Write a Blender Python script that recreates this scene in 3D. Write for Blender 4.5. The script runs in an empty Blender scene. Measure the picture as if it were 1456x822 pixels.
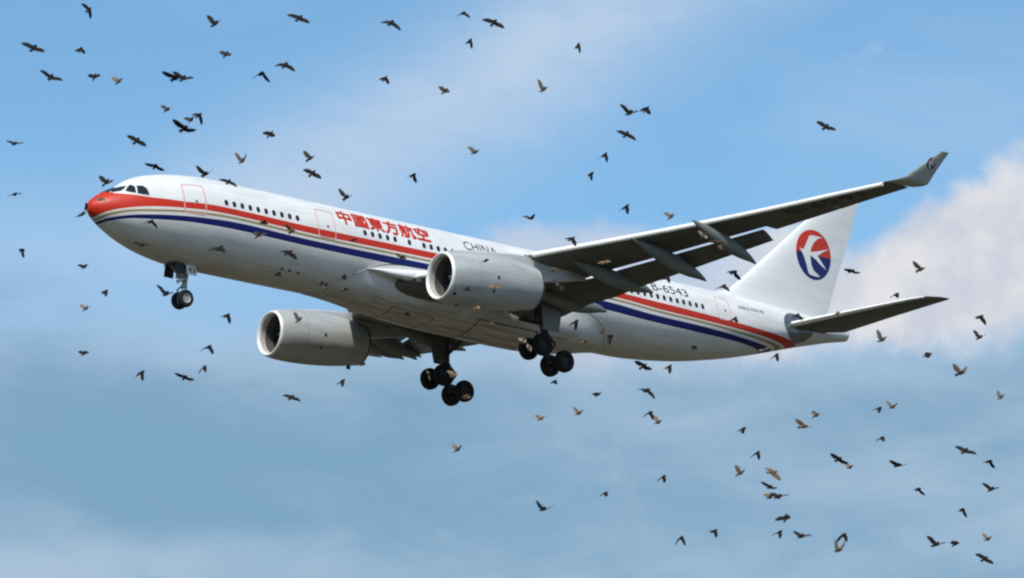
import bpy, bmesh, math, random
import numpy as np
from mathutils import Vector, Matrix
random.seed(3)
SC = bpy.context.scene
COL = SC.collection

# ------------------------------------------------------------------ camera
ALT = 70.274            # height of the fuselage centreline above the ground
cam_d = bpy.data.cameras.new("camera")
cam_d.lens = 139.25
cam_d.sensor_width = 36
cam_d.sensor_fit = 'HORIZONTAL'
cam_d.dof.use_dof = True
cam_d.dof.focus_distance = 235
cam_d.dof.aperture_fstop = 2.2
cam_d.clip_start = 1
cam_d.clip_end = 30000
cam = bpy.data.objects.new("camera", cam_d)
COL.objects.link(cam)
rt = Vector((.78836, -.61514, .00931)); fw = Vector((.59191, .76255, .26109)); up = Vector((-.16771, -.20032, .96527))
cam.matrix_world = Matrix(((rt.x, up.x, -fw.x, -122.75), (rt.y, up.y, -fw.y, -200.77), (rt.z, up.z, -fw.z, 1.7), (0, 0, 0, 1)))
SC.camera = cam

# ------------------------------------------------------------------ light
SUN_EL = math.radians(48)
SUN_AZ = math.atan2(-.70, -.52)         # azimuth measured from +Y towards +X
sun_dir = Vector((math.sin(SUN_AZ) * math.cos(SUN_EL), math.cos(SUN_AZ) * math.cos(SUN_EL), math.sin(SUN_EL)))
sl = bpy.data.lights.new("sun", 'SUN')
sl.energy = 3.7
sl.angle = math.radians(.53)
sl.color = (1, .95, .87)
so = bpy.data.objects.new("sun", sl)
COL.objects.link(so)
so.rotation_euler = sun_dir.to_track_quat('Z', 'Y').to_euler()
so.location = sun_dir * 300
SC.cycles.pixel_filter_type = 'BLACKMAN_HARRIS'
SC.cycles.filter_width = 2.2
vs = SC.view_settings
vs.view_transform = 'Standard'; vs.look = 'None'; vs.exposure = 0.0; vs.gamma = 1
vs.use_curve_mapping = False

# node helpers ------------------------------------------------------
class NT:
    def __init__(s, tree): s.t = tree
    def new(s, typ, **kw):
        n = s.t.nodes.new(typ)
        for k, v in kw.items(): setattr(n, k, v)
        return n
    def put(s, sock, v):
        if isinstance(v, bpy.types.NodeSocket): s.t.links.new(v, sock)
        elif isinstance(v, (tuple, list)) and len(v) == 3 and len(sock.default_value) == 4: sock.default_value = (*v, 1)
        else: sock.default_value = v
    def m(s, op, a, b=0.0, c=None, clamp=False):
        n = s.new('ShaderNodeMath', operation=op, use_clamp=clamp)
        s.put(n.inputs[0], a); s.put(n.inputs[1], b)
        if c is not None: s.put(n.inputs[2], c)
        return n.outputs[0]
    def add(s, *a):
        r = a[0]
        for x in a[1:]: r = s.m('ADD', r, x)
        return r
    def mul(s, *a):
        r = a[0]
        for x in a[1:]: r = s.m('MULTIPLY', r, x)
        return r
    def sub(s, a, b): return s.m('SUBTRACT', a, b)
    def ramp(s, x, lo, hi, a=0.0, b=1.0):
        n = s.new('ShaderNodeMapRange', interpolation_type='SMOOTHSTEP')
        s.put(n.inputs[0], x)
        for i, v in enumerate((lo, hi, a, b)): s.put(n.inputs[1 + i], v)
        return n.outputs[0]
    def gauss(s, u, v, u0, v0, su, sv):
        a = s.m('DIVIDE', s.sub(u, u0), su); b = s.m('DIVIDE', s.sub(v, v0), sv)
        return s.m('EXPONENT', s.mul(s.add(s.mul(a, a), s.mul(b, b)), -1.0))
    def mix(s, f, a, b):
        n = s.new('ShaderNodeMix', data_type='RGBA')
        s.put(n.inputs[0], f); s.put(n.inputs[6], a); s.put(n.inputs[7], b)
        return n.outputs[2]
    def noise(s, vec, scale, detail=4, rough=.5, dist=0.0):
        n = s.new('ShaderNodeTexNoise')
        s.put(n.inputs['Vector'], vec); s.put(n.inputs['Scale'], scale); s.put(n.inputs['Detail'], detail)
        s.put(n.inputs['Roughness'], rough); s.put(n.inputs['Distortion'], dist)
        return n.outputs[0]
    def sep(s, vec):
        n = s.new('ShaderNodeSeparateXYZ'); s.put(n.inputs[0], vec); return n.outputs
    def comb(s, x, y, z):
        n = s.new('ShaderNodeCombineXYZ')
        for i, v in enumerate((x, y, z)): s.put(n.inputs[i], v)
        return n.outputs[0]

# ------------------------------------------------------------------ sky
world = bpy.data.worlds.new("World")
SC.world = world
world.use_nodes = True
wt = world.node_tree
wt.nodes.clear()
W = NT(wt)
sky = W.new('ShaderNodeTexSky', sky_type='NISHITA')
sky.sun_disc = False
sky.sun_elevation = SUN_EL
sky.sun_rotation = SUN_AZ
sky.altitude = 20
sky.air_density = SKY_AIR = 1.0
sky.dust_density = .6
sky.ozone_density = 2.5
SKY_STRENGTH = .15
bgm = W.new('ShaderNodeVectorMath', operation='SCALE')
W.put(bgm.inputs[0], sky.outputs[0]); bgm.inputs[3].default_value = SKY_STRENGTH
hsv = W.new('ShaderNodeHueSaturation')
hsv.inputs['Saturation'].default_value = 1.05
W.put(hsv.inputs['Color'], bgm.outputs[0])
tint = W.new('ShaderNodeMix', data_type='RGBA', blend_type='MULTIPLY')
tint.inputs[0].default_value = 1.0
W.put(tint.inputs[6], hsv.outputs[0]); W.put(tint.inputs[7], (.90, 1.10, 1.07))
base = tint.outputs[2]
tc = W.new('ShaderNodeTexCoord')
D = tc.outputs['Generated']
dx, dy, dz = W.sep(D)
azd = W.mul(W.sub(W.m('ARCTAN2', dx, dy), math.radians(37.82)), 180 / math.pi * .966)
eld = W.mul(W.sub(W.m('ARCSINE', dz), math.radians(15.13)), 180 / math.pi)
# direction stretched along the horizon for layered cloud
Ds = W.comb(dx, dy, W.mul(dz, 2.6))
nA = W.noise(Ds, 7, 5, .55, .4)
nB = W.noise(D, 24, 6, .58, .2)
nC = W.noise(D, 60, 6, .6, .0)
nS = W.noise(Ds, 22, 6, .6, .3)
# 1 high thin veil: streak climbing to the right, plus a loose veil everywhere
s_al = W.add(W.mul(azd, -.50), W.mul(eld, .87), W.mul(W.sub(nB, .5), .9))
veil = W.mul(W.m('EXPONENT', W.mul(W.m('POWER', W.m('DIVIDE', W.sub(s_al, 2.75), 1.15), 2.0), -1.0)), W.ramp(eld, -.9, 1.2))
veil = W.mul(veil, W.ramp(nS, .25, .65, .6, 1.0))
veil = W.m('MAXIMUM', veil, W.ramp(nA, .45, .8, 0.0, .4))
veil = W.m('MAXIMUM', veil, W.mul(W.gauss(azd, eld, -6.8, .3, 2.5, 1.0), .45))
c1 = W.mix(W.mul(veil, .95), base, (.50, .635, .81))
# 2 low slate-blue haze deck with soft horizontal layers
deck = W.ramp(W.add(eld, W.mul(W.sub(nS, .5), 1.3)), .5, -1.5)
tone = W.add(.52, W.mul(W.sub(nS, .5), 1.3), W.mul(W.sub(nA, .5), .5), W.mul(W.gauss(azd, eld, -4.6, -2.75, 4.6, 1.15), -.55),
             W.mul(W.gauss(azd, eld, 1.0, -.8, 4.5, .55), .45), W.mul(W.gauss(azd, eld, 5.6, -1.75, 2.2, .5), -.25),
             W.mul(W.gauss(azd, eld, -7.0, -4.2, 4.0, .6), .45), W.mul(W.gauss(azd, eld, -4.3, -.35, 1.8, .6), .4))
c2 = W.mix(W.mul(deck, .92), c1, W.mix(W.ramp(tone, 0.0, 1.0), (.20, .36, .52), (.40, .525, .665)))
# 3 cumulus banks: a long low bank that rises to the right
top = W.add(.74, W.mul(W.m('MAXIMUM', W.sub(W.m('MINIMUM', azd, 9.0), 5.3), 0.0), .56))
bank = W.mul(W.ramp(W.sub(eld, top), .7, -.6), W.ramp(eld, -1.7, -.1))
bias = W.add(W.mul(bank, W.ramp(azd, 3.2, 5.4, .0, .47)),
             W.mul(bank, W.ramp(azd, -1.9, .6), W.ramp(azd, 5.0, 3.5), .70),
             W.mul(W.gauss(azd, eld, 6.7, .2, 1.6, .6), .14))
nD = W.mul(W.sub(W.add(W.mul(W.noise(D, 17, 3, .5), .42), W.mul(W.noise(D, 50, 9, .64, .2), .58)), .5), 2.0)
far = W.mul(W.ramp(W.m('ABSOLUTE', azd), 9, 16), .12)
cum = W.ramp(W.add(nD, W.mul(bias, 1.7), far), .22, .78)
nLit = W.sub(W.noise(D, 34, 6, .58, .2), W.noise(W.comb(W.add(dx, -.006), dy, W.add(dz, .009)), 34, 6, .58, .2))
ccol = W.mix(W.ramp(nLit, -.15, .18), (.62, .64, .72), (.82, .80, .80))
ccol = W.mix(W.ramp(azd, 4.4, 2.5, 0, .55), ccol, (.55, .60, .74))
c3 = W.mix(W.mul(cum, W.ramp(azd, 2.5, 5, .72, .92)), c2, ccol)
bg = W.new('ShaderNodeBackground')
W.put(bg.inputs[0], c3)
bg.inputs[1].default_value = 1.0
wo = W.new('ShaderNodeOutputWorld')
W.t.links.new(bg.outputs[0], wo.inputs[0])

# ------------------------------------------------------------------ materials
MATS = {}
def mat(name, col, rough=.5, metal=0.0, var=.0, vscale=2.0, spec=.5, coat=0.0, streak=False):
    if name in MATS: return MATS[name]
    m = bpy.data.materials.new(name); m.use_nodes = True
    T = NT(m.node_tree); b = m.node_tree.nodes['Principled BSDF']
    b.inputs['Roughness'].default_value = rough; b.inputs['Metallic'].default_value = metal
    b.inputs['Specular IOR Level'].default_value = spec; b.inputs['Coat Weight'].default_value = coat
    if var:
        o = T.new('ShaderNodeTexCoord').outputs['Object']
        if streak:
            x, y, z = T.sep(o); o = T.comb(T.mul(x, .12), y, z)
        n = T.noise(o, vscale, 6, .6)
        f = T.ramp(n, .3, .7)
        T.put(b.inputs['Base Color'], T.mix(f, tuple(c * (1 - var) for c in col), tuple(min(1, c * (1 + var)) for c in col)))
    else: b.inputs['Base Color'].default_value = (*col, 1)
    MATS[name] = m
    return m

RED = (.56, .030, .008); BLUE = (.004, .009, .12); GOLD = (.40, .29, .11); WHITE = (.80, .79, .77)

def fcurve(T, x, pts, scale=8.0):
    """z of a paint edge as a function of sqrt(x/64)"""
    n = T.new('ShaderNodeFloatCurve')
    T.put(n.inputs['Value'], x)
    c = n.mapping.curves[0]
    P = [(math.sqrt(max(a, 0) / 64.0), (b + 3) / scale) for a, b in pts]
    c.points[0].location = P[0]; c.points[1].location = P[-1]
    for p in P[1:-1]: c.points.new(*p)
    n.mapping.use_clip = False
    n.mapping.update()
    return T.sub(T.mul(n.outputs[0], scale), 3.0)

def livery():
    m = bpy.data.materials.new("livery_paint"); m.use_nodes = True
    T = NT(m.node_tree); b = m.node_tree.nodes['Principled BSDF']
    o = T.new('ShaderNodeTexCoord').outputs['Object']
    x, y, z = T.sep(o)
    u = T.m('SQRT', T.m('MAXIMUM', T.m('DIVIDE', x, 64.0), 0.0))
    e_rt = fcurve(T, u, [(0, 3), (.9, 2.6), (1.12, .75), (1.3, .56), (1.6, .53), (2.16, .5), (3.2, .41), (4.4, .41), (5.5, .42), (7.2, .51), (9.3, .53), (14.7, .46), (23.5, .5), (38, .58), (43.7, .45), (48, .36), (52.8, .27), (57.8, .20), (64, .05)])
    e_rb = fcurve(T, u, [(0, -1.4), (.3, -1.02), (.5, -.83), (.72, -.71), (1.28, -.51), (2.1, -.34), (3, -.2), (4.1, -.09), (5.4, .01), (7.2, .11), (9.3, .14), (14.7, .04), (23.5, .08), (40, .15), (43.7, -.02), (48, -.07), (53, -.09), (55, -.11), (57.2, -.10), (64, -.2)])
    e_g = fcurve(T, u, [(0, -1.6), (.4, -1.14), (.6, -.98), (.77, -.86), (1.3, -.68), (2.1, -.51), (3.5, -.36), (5.4, -.18), (7.2, -.07), (9.3, -.01), (14.7, -.11), (23.5, -.07), (40, .0), (43.7, -.16), (48, -.2), (53, -.26), (56, -.25), (64, -.2)])
    e_bt = fcurve(T, u, [(0, -1.8), (.5, -1.24), (.76, -1.09), (1.38, -.91), (2.2, -.77), (3.5, -.63), (5.4, -.47), (7.2, -.36), (9.3, -.27), (14.7, -.37), (23.5, -.30), (39, -.25), (43, -.44), (48, -.48), (53.4, -.52), (56, -.45), (64, -.4)])
    e_bb = fcurve(T, u, [(0, -1.95), (.6, -1.35), (.9, -1.2), (1.45, -1.07), (2.2, -.96), (3.5, -.89), (5.4, -.78), (7.3, -.72), (9.4, -.69), (14.8, -.75), (21.4, -.76), (38.8, -.76), (43.2, -.89), (48, -.88), (51.2, -.82), (54.6, -.78), (64, -.7)])
    def band(lo, hi): return T.mul(T.m('GREATER_THAN', z, lo), T.m('LESS_THAN', z, hi))
    # white paint with faint patchiness, seams at the frames and streaky grime low down, strengthened to paint in the belly's shade
    n1 = T.noise(T.comb(T.mul(x, .25), y, z), 1.6, 6, .62)
    n2 = T.noise(T.comb(T.mul(x, .10), y, T.mul(z, .8)), 5.0, 5, .65)
    w = T.mix(T.ramp(n1, .3, .72), (.70, .69, .66), (.82, .81, .79))
    grime_shade = T.mul(T.ramp(z, -1.2, -2.9), T.ramp(n2, .35, .72, .35, .85))
    w = T.mix(T.mul(grime_shade, .55), w, (.36, .28, .17))
    fr = T.m('ABSOLUTE', T.sub(T.m('FRACT', T.m('DIVIDE', x, 2.12)), .5))
    lap = T.m('MINIMUM', T.m('MINIMUM', T.m('ABSOLUTE', T.sub(z, 1.72)), T.m('ABSOLUTE', T.add(z, 1.28))), T.m('ABSOLUTE', T.add(z, 2.18)))
    seam = T.m('MAXIMUM', T.m('LESS_THAN', fr, .007), T.m('LESS_THAN', lap, .012))
    w = T.mix(T.mul(seam, .22), w, (.25, .25, .26))
    c = T.mix(band(e_rb, e_rt), w, RED)
    c = T.mix(band(T.sub(e_g, .065), T.add(e_g, .05)), c, GOLD)
    c = T.mix(band(T.sub(e_g, .085), T.sub(e_g, .05)), c, (.05, .04, .03))
    c = T.mix(band(e_bb, e_bt), c, BLUE)
    T.put(b.inputs['Base Color'], c)
    T.put(b.inputs['Roughness'], T.ramp(n1, .3, .7, .32, .48))
    b.inputs['Specular IOR Level'].default_value = .35
    return m
M_LIV = livery()

def fairing_paint():
    m = bpy.data.materials.new("belly_paint"); m.use_nodes = True
    T = NT(m.node_tree); b = m.node_tree.nodes['Principled BSDF']
    x, y, z = T.sep(T.new('ShaderNodeTexCoord').outputs['Object'])
    n1 = T.noise(T.comb(T.mul(x, .3), y, z), 1.3, 6, .62)
    n2 = T.noise(T.comb(T.mul(x, .09), y, T.mul(z, .8)), 3.5, 6, .68)
    w = T.mix(T.ramp(n1, .3, .72), (.68, .67, .64), (.79, .78, .75))
    grime_shade = T.mul(T.ramp(z, -1.9, -3.3), T.ramp(n2, .36, .64, .2, 1.0))
    w = T.mix(T.mul(grime_shade, .72), w, (.23, .165, .095))
    fr = T.m('ABSOLUTE', T.sub(T.m('FRACT', T.m('DIVIDE', T.add(x, .7), 2.4)), .5))
    w = T.mix(T.mul(T.m('LESS_THAN', fr, .008), .35), w, (.16, .14, .12))
    T.put(b.inputs['Base Color'], w)
    b.inputs['Roughness'].default_value = .45
    return m
M_BELLY = fairing_paint()
M_WHITE = mat("white_paint", (.77, .765, .75), .38, var=.05, vscale=1.2, coat=.15, streak=True)
M_NAC = mat("cowl_paint", (.43, .45, .44), .5, var=.16, vscale=1.6, coat=.03, streak=True)
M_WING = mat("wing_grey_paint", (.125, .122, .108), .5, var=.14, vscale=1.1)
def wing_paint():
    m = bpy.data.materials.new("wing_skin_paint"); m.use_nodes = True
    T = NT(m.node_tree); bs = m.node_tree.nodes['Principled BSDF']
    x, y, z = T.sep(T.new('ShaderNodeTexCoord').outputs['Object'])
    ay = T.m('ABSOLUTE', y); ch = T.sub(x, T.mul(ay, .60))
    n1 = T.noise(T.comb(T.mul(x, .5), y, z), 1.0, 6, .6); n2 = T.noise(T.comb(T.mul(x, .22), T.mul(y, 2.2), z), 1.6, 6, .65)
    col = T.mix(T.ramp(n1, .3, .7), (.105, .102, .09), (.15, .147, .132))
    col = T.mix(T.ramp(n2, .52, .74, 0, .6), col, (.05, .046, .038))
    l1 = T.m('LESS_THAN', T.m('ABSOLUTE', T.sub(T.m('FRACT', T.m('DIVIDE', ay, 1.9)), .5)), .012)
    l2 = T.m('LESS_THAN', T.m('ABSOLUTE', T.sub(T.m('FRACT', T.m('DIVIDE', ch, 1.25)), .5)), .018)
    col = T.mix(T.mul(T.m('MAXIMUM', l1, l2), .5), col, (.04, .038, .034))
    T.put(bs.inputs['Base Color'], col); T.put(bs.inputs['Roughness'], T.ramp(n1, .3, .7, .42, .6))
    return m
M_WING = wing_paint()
M_FAIR = mat("fairing_grey_paint", (.17, .182, .17), .45, var=.12, vscale=1.5, streak=True)
M_PYL = mat("pylon_paint", (.52, .53, .53), .45, var=.10, vscale=1.6, streak=True)
M_WLET = mat("winglet_grey_paint", (.42, .45, .43), .42, var=.06)
M_SLAT = mat("slat_metal", (.86, .85, .80), .40, metal=.0, var=.05, vscale=1.5)
M_LIP = mat("polished_lip", (.90, .89, .86), .35, metal=.15, var=.04)
M_DUCT = mat("duct_grey", (.52, .49, .45), .5, var=.08)
M_DUCT_SHADE = mat("duct_shade_dark", (.10, .095, .09), .6, var=.1)  # dark tone that puts the intake's inner shadow into the colour
M_FAN = mat("fan_titanium", (.10, .10, .105), .4, metal=.6)
M_DARK = mat("dark_metal", (.045, .042, .04), .55, metal=.3, var=.2)
M_HOT = mat("exhaust_metal", (.16, .14, .12), .45, metal=.7, var=.25, vscale=3)
M_TYRE = mat("tyre_rubber", (.006, .006, .006), .85, var=.2)
M_RIMD = mat("wheel_rim_dark", (.022, .022, .022), .5, metal=.3, var=.2)
M_RIM = mat("wheel_rim", (.42, .42, .41), .4, metal=.4, var=.1)
M_STRUT = mat("strut_grey", (.30, .30, .30), .45, metal=.3, var=.15)
M_STRUTD = mat("strut_dark", (.035, .034, .032), .5, metal=.3, var=.2)
M_CHROME = mat("oleo_chrome", (.75, .75, .75), .15, metal=1.0)
M_GLASS = mat("window_glass", (.012, .014, .017), .12, spec=.7)
M_SURR = mat("window_surround", (.55, .55, .55), .4)
M_RED = mat("red_paint", RED, .4)
M_BLUE = mat("blue_paint", BLUE, .4)
M_INK = mat("dark_lettering", (.035, .035, .05), .5)
M_DIMINK = mat("wing_lettering", (.04, .038, .034), .5)
M_PINK = mat("door_outline_paint", (.74, .40, .36), .45)
M_PLATE = mat("bare_plate", (.20, .22, .23), .3, metal=.6, var=.25, vscale=2.5)
M_RUBBER = mat("seal_dark", (.03, .03, .03), .6)
M_LAMP = mat("lamp_glass", (.75, .75, .72), .1, spec=.8)

# ------------------------------------------------------------------ mesh helpers
def link(name, me, parent=None, loc=None):
    o = bpy.data.objects.new(name, me); COL.objects.link(o)
    if parent is not None: o.parent = parent
    if loc is not None: o.location = loc
    return o
def mesh(name, V, F, mats, smooth=True, angle=35, mi=None):
    me = bpy.data.meshes.new(name)
    me.from_pydata([tuple(map(float, v)) for v in V], [], F)
    if not isinstance(mats, (list, tuple)): mats = [mats]
    for m in mats: me.materials.append(m)
    if mi is not None: me.polygons.foreach_set('material_index', mi)
    bm = bmesh.new(); bm.from_mesh(me)
    bmesh.ops.recalc_face_normals(bm, faces=bm.faces); bm.to_mesh(me); bm.free()
    if smooth:
        me.shade_smooth(); me.set_sharp_from_angle(angle=math.radians(angle))
    return me
def part(name, V, F, mats, parent, **k):
    loc = k.pop('loc', None)
    return link(name, mesh(name, V, F, mats, **k), parent, loc)
def loft(rings, cap0=True, cap1=True, closed=True):
    n = len(rings[0]); V = [p for r in rings for p in r]; F = []
    for i in range(len(rings) - 1):
        for j in range(n if closed else n - 1):
            k = (j + 1) % n
            F.append((i * n + j, i * n + k, (i + 1) * n + k, (i + 1) * n + j))
    if cap0: F.append(tuple(range(n))[::-1])
    if cap1: F.append(tuple((len(rings) - 1) * n + j for j in range(n)))
    return V, F
class MB:
    def __init__(s): s.V = []; s.F = []; s.mi = []
    def add(s, V, F, m=0):
        o = len(s.V); s.V += [tuple(v) for v in V]; s.F += [tuple(i + o for i in f) for f in F]; s.mi += [m] * len(F); return s
    def tube(s, a, b, r0, r1=None, n=12, m=0):
        a = Vector(a); b = Vector(b); r1 = r0 if r1 is None else r1
        d = (b - a).normalized(); u = d.orthogonal().normalized(); w = d.cross(u)
        R = [[p + (u * math.cos(t) + w * math.sin(t)) * r for t in [2 * math.pi * i / n for i in range(n)]] for p, r in ((a, r0), (b, r1))]
        return s.add(*loft(R), m)
    def box(s, c, sx, sy, sz, rot=None, m=0, bev=0):
        P = []
        for x in (-1, 1):
            for y in (-1, 1):
                for z in (-1, 1):
                    v = Vector((x * sx / 2, y * sy / 2, z * sz / 2))
                    if rot is not None: v = rot @ v
                    P.append(v + Vector(c))
        return s.add(P, [(0, 1, 3, 2), (4, 6, 7, 5), (0, 4, 5, 1), (2, 3, 7, 6), (0, 2, 6, 4), (1, 5, 7, 3)], m)
    def build(s, name, mats, parent, **k):
        return part(name, s.V, s.F, mats, parent, mi=s.mi, **k)
def lathe(prof, n=48, axis='x', c=(0, 0, 0)):
    R = []
    for a, r in prof:
        ring = []
        for i in range(n):
            t = 2 * math.pi * i / n
            if axis == 'x': ring.append((c[0] + a, c[1] + r * math.cos(t), c[2] + r * math.sin(t)))
            else: ring.append((c[0] + r * math.cos(t), c[1] + a, c[2] + r * math.sin(t)))
        R.append(ring)
    return R

def flat_bm(polys, sx=.25, sz=.25):
    """polygons in the (u, v) plane, cut on a grid so they can follow a curved skin"""
    bm = bmesh.new()
    for P in polys:
        bm.faces.new([bm.verts.new((a, b, 0)) for a, b in P])
    grid_cut(bm, sx, sz)
    return bm
def grid_cut(bm, sx, sz):
    bmesh.ops.triangulate(bm, faces=bm.faces)
    for ax, st in ((0, sx), (1, sz)):
        if not st: continue
        lo = min(v.co[ax] for v in bm.verts); hi = max(v.co[ax] for v in bm.verts)
        k = lo + st
        while k < hi - 1e-4:
            no = [0, 0, 0]; no[ax] = 1; co = [0, 0, 0]; co[ax] = k
            bmesh.ops.bisect_plane(bm, geom=bm.verts[:] + bm.edges[:] + bm.faces[:], plane_co=co, plane_no=no)
            k += st
def text_bm(body, size, bold=0.0, sx=.35, sz=.15, width=None):
    cu = bpy.data.curves.new("lettering", 'FONT')
    cu.body = body; cu.size = size; cu.offset = bold; cu.resolution_u = 3
    o = bpy.data.objects.new("lettering", cu); COL.objects.link(o)
    dg = bpy.context.evaluated_depsgraph_get(); dg.update()
    me = bpy.data.meshes.new_from_object(o.evaluated_get(dg))
    bpy.data.objects.remove(o); bpy.data.curves.remove(cu)
    bm = bmesh.new(); bm.from_mesh(me); bpy.data.meshes.remove(me)
    if width:
        lo = min(v.co.x for v in bm.verts); hi = max(v.co.x for v in bm.verts)
        for v in bm.verts: v.co.x = (v.co.x - lo) * width / (hi - lo)
    grid_cut(bm, sx, sz)
    return bm
def bm_part(name, bm, fn, mats, parent):
    for v in bm.verts: v.co = Vector(fn(v.co.x, v.co.y))
    me = bpy.data.meshes.new(name); bm.to_mesh(me); bm.free()
    for m in (mats if isinstance(mats, (list, tuple)) else [mats]): me.materials.append(m)
    me.shade_smooth()
    return link(name, me, parent)

# ------------------------------------------------------------------ ground (below the frame; it lights the belly)
def ground():
    m = bpy.data.materials.new("dry_grass_field"); m.use_nodes = True
    T = NT(m.node_tree); b = m.node_tree.nodes["Principled BSDF"]
    o = T.new("ShaderNodeTexCoord").outputs["Object"]
    n = T.noise(o, .012, 6, .6); n2 = T.noise(o, .3, 4, .6)
    c = T.mix(T.ramp(n, .35, .65), (.055, .046, .024), (.09, .072, .042))
    T.put(b.inputs["Base Color"], T.mix(T.mul(n2, .3), c, (.04, .045, .022)))
    b.inputs["Roughness"].default_value = .95
    R = 12000
    o = link("ground", mesh("ground", [(-R, -R, 0), (R, -R, 0), (R, R, 0), (-R, R, 0)], [(0, 1, 2, 3)], m, smooth=False))
    o["kind"] = "structure"; o["label"] = "flat dry grass field below the flight path"
ground()

# ------------------------------------------------------------------ airliner
FX=[0,.06,.2,.5,1,1.5,2,2.5,3,3.5,4,5,6,7,8,10,42,44,46,48,50,52,54,56,58,60,61.5,62.4,63.1]
FT=[-.3,-.05,.15,.42,.75,1.02,1.32,1.68,1.95,2.14,2.28,2.5,2.65,2.75,2.81,2.82,2.82,2.82,2.82,2.82,2.81,2.79,2.76,2.71,2.64,2.54,2.42,2.32,2.2]
FB=[-.3,-.52,-.7,-.95,-1.25,-1.5,-1.72,-1.92,-2.09,-2.24,-2.38,-2.57,-2.71,-2.79,-2.82,-2.82,-2.82,-2.7,-2.5,-2.22,-1.85,-1.42,-.92,-.37,.2,.72,1.1,1.28,1.42]
FW=[.001,.25,.44,.74,1.09,1.38,1.63,1.85,2.04,2.20,2.34,2.55,2.69,2.78,2.82,2.82,2.82,2.81,2.77,2.69,2.57,2.41,2.2,1.94,1.63,1.25,.88,.6,.4]
FC=[-.3,-.3,-.3,-.29,-.28,-.26,-.24,-.21,-.19,-.16,-.13,-.08,-.04,-.01,0,0,0,.02,.07,.14,.25,.4,.58,.8,1.05,1.35,1.6,1.75,1.82]
def pchip(X,Y):
    X=np.array(X,float);Y=np.array(Y,float);h=np.diff(X);d=np.diff(Y)/h
    m=np.zeros(len(X));m[0]=d[0];m[-1]=d[-1]
    for i in range(1,len(X)-1):
        if d[i-1]*d[i]>0:
            w1=2*h[i]+h[i-1];w2=h[i]+2*h[i-1];m[i]=(w1+w2)/(w1/d[i-1]+w2/d[i])
    def f(x):
        i=min(max(int(np.searchsorted(X,x)-1),0),len(X)-2);t=(x-X[i])/h[i]
        t=min(max(t,0),1)
        return (2*t**3-3*t*t+1)*Y[i]+(t**3-2*t*t+t)*h[i]*m[i]+(-2*t**3+3*t*t)*Y[i+1]+(t**3-t*t)*h[i]*m[i+1]
    return f
ft,fb,fw_,fc=[pchip(FX,v) for v in (FT,FB,FW,FC)]
def half_width(x,z):
    c=fc(x);h=(ft(x)-c) if z>c else (c-fb(x)); s=(z-c)/h
    return fw_(x)*np.sqrt(max(0,1-s*s))
PLANE = bpy.data.objects.new("airliner", None); COL.objects.link(PLANE)
PLANE.location = (0, 0, ALT); PLANE.scale = (1, 1, 1.0516)
PLANE["label"] = "white twin-engine airliner with red and blue stripes, wheels down, among the birds"
PLANE["category"] = "airplane"
PI = math.pi

def skin(x, z, off=0.0, side=-1):
    """point on the fuselage skin at station x and height z"""
    c = fc(x); h = (ft(x) - c) if z > c else (c - fb(x)); s = max(-.999, min(.999, (z - c) / h))
    y = fw_(x) * math.sqrt(1 - s * s)
    n = Vector((0, y / fw_(x) ** 2, (z - c) / h ** 2)).normalized()
    return (x, side * (y + n.y * off), z + n.z * off)
def arc(x, th, off=0.0, side=-1):
    c = fc(x); h = (ft(x) - c) if th > 0 else (c - fb(x)); w = fw_(x)
    y, z = w * math.cos(th), c + h * math.sin(th)
    n = Vector((0, math.cos(th) / w, math.sin(th) / h)).normalized()
    return (x, side * (y + n.y * off), z + n.z * off)

# fuselage
xs = sorted(set([.001, .03, .06, .1, .15, .2, .3, .4, .5, .65, .8] + [1 + .25 * i for i in range(29)] + [8 + i for i in range(3)] + [12 + 2 * i for i in range(16)] + [43 + .75 * i for i in range(26)] + [62.4, 62.8, 63.1]))
NR = 72
rings = [[(x, p[1], p[2]) for p in (arc(x, math.asin(math.sin(t)) if True else 0, 0, -1 if math.cos(t) >= 0 else 1) for t in [2 * PI * i / NR + PI / NR for i in range(NR)])] for x in xs]
V, F = loft(rings)
FUS = part("fuselage", V, F, M_LIV, PLANE, angle=50)

# cockpit windows (three panes a side)
PANES = [[(1.20, .63), (1.55, .96), (1.84, 1.05), (2.07, 1.09), (1.86, .86), (1.66, .73)],
         [(1.95, .74), (2.16, 1.02), (2.33, 1.16), (2.46, 1.05), (2.42, .64), (2.16, .67)],
         [(2.56, .60), (2.63, 1.08), (2.93, 1.10), (3.08, .95), (3.15, .66), (3.14, .56), (2.85, .57)]]
for side in (-1, 1):
    for P in PANES:
        ux = sum(p[0] for p in P) / len(P); uz = sum(p[1] for p in P) / len(P)
        P = [(ux + (p[0] - ux) * 1.13, uz + (p[1] - uz) * 1.15) for p in P]
        w = bm_part("cockpit_window", flat_bm([P], .12, .1), lambda a, b: skin(a, b, .012, side), M_GLASS, FUS)
        cx = sum(p[0] for p in P) / len(P); cz = sum(p[1] for p in P) / len(P)
        Vr = [skin(p[0], p[1], .016, side) for p in P] + [skin(cx + (p[0] - cx) * 1.1, cz + (p[1] - cz) * 1.12, .016, side) for p in P]
        n = len(P)
        part("window_seal", Vr, [(i, (i + 1) % n, n + (i + 1) % n, n + i) for i in range(n)], M_SURR, FUS, smooth=False)
# windscreen panes in front, either side of the centre post
for side in (-1, 1):
    P = [(.07, 1.03), (.10, 1.52), (.42, 1.66), (.66, 1.40), (.60, 1.0)]
    def front(a, b, s=side):
        x = b
        z = fc(x) + (ft(x) - fc(x)) * math.sqrt(max(0, 1 - (a / fw_(x)) ** 2))
        return (x - .012, s * a, z + .02)
    bm_part("cockpit_window", flat_bm([P], .1, .1), front, M_GLASS, FUS)

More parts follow.
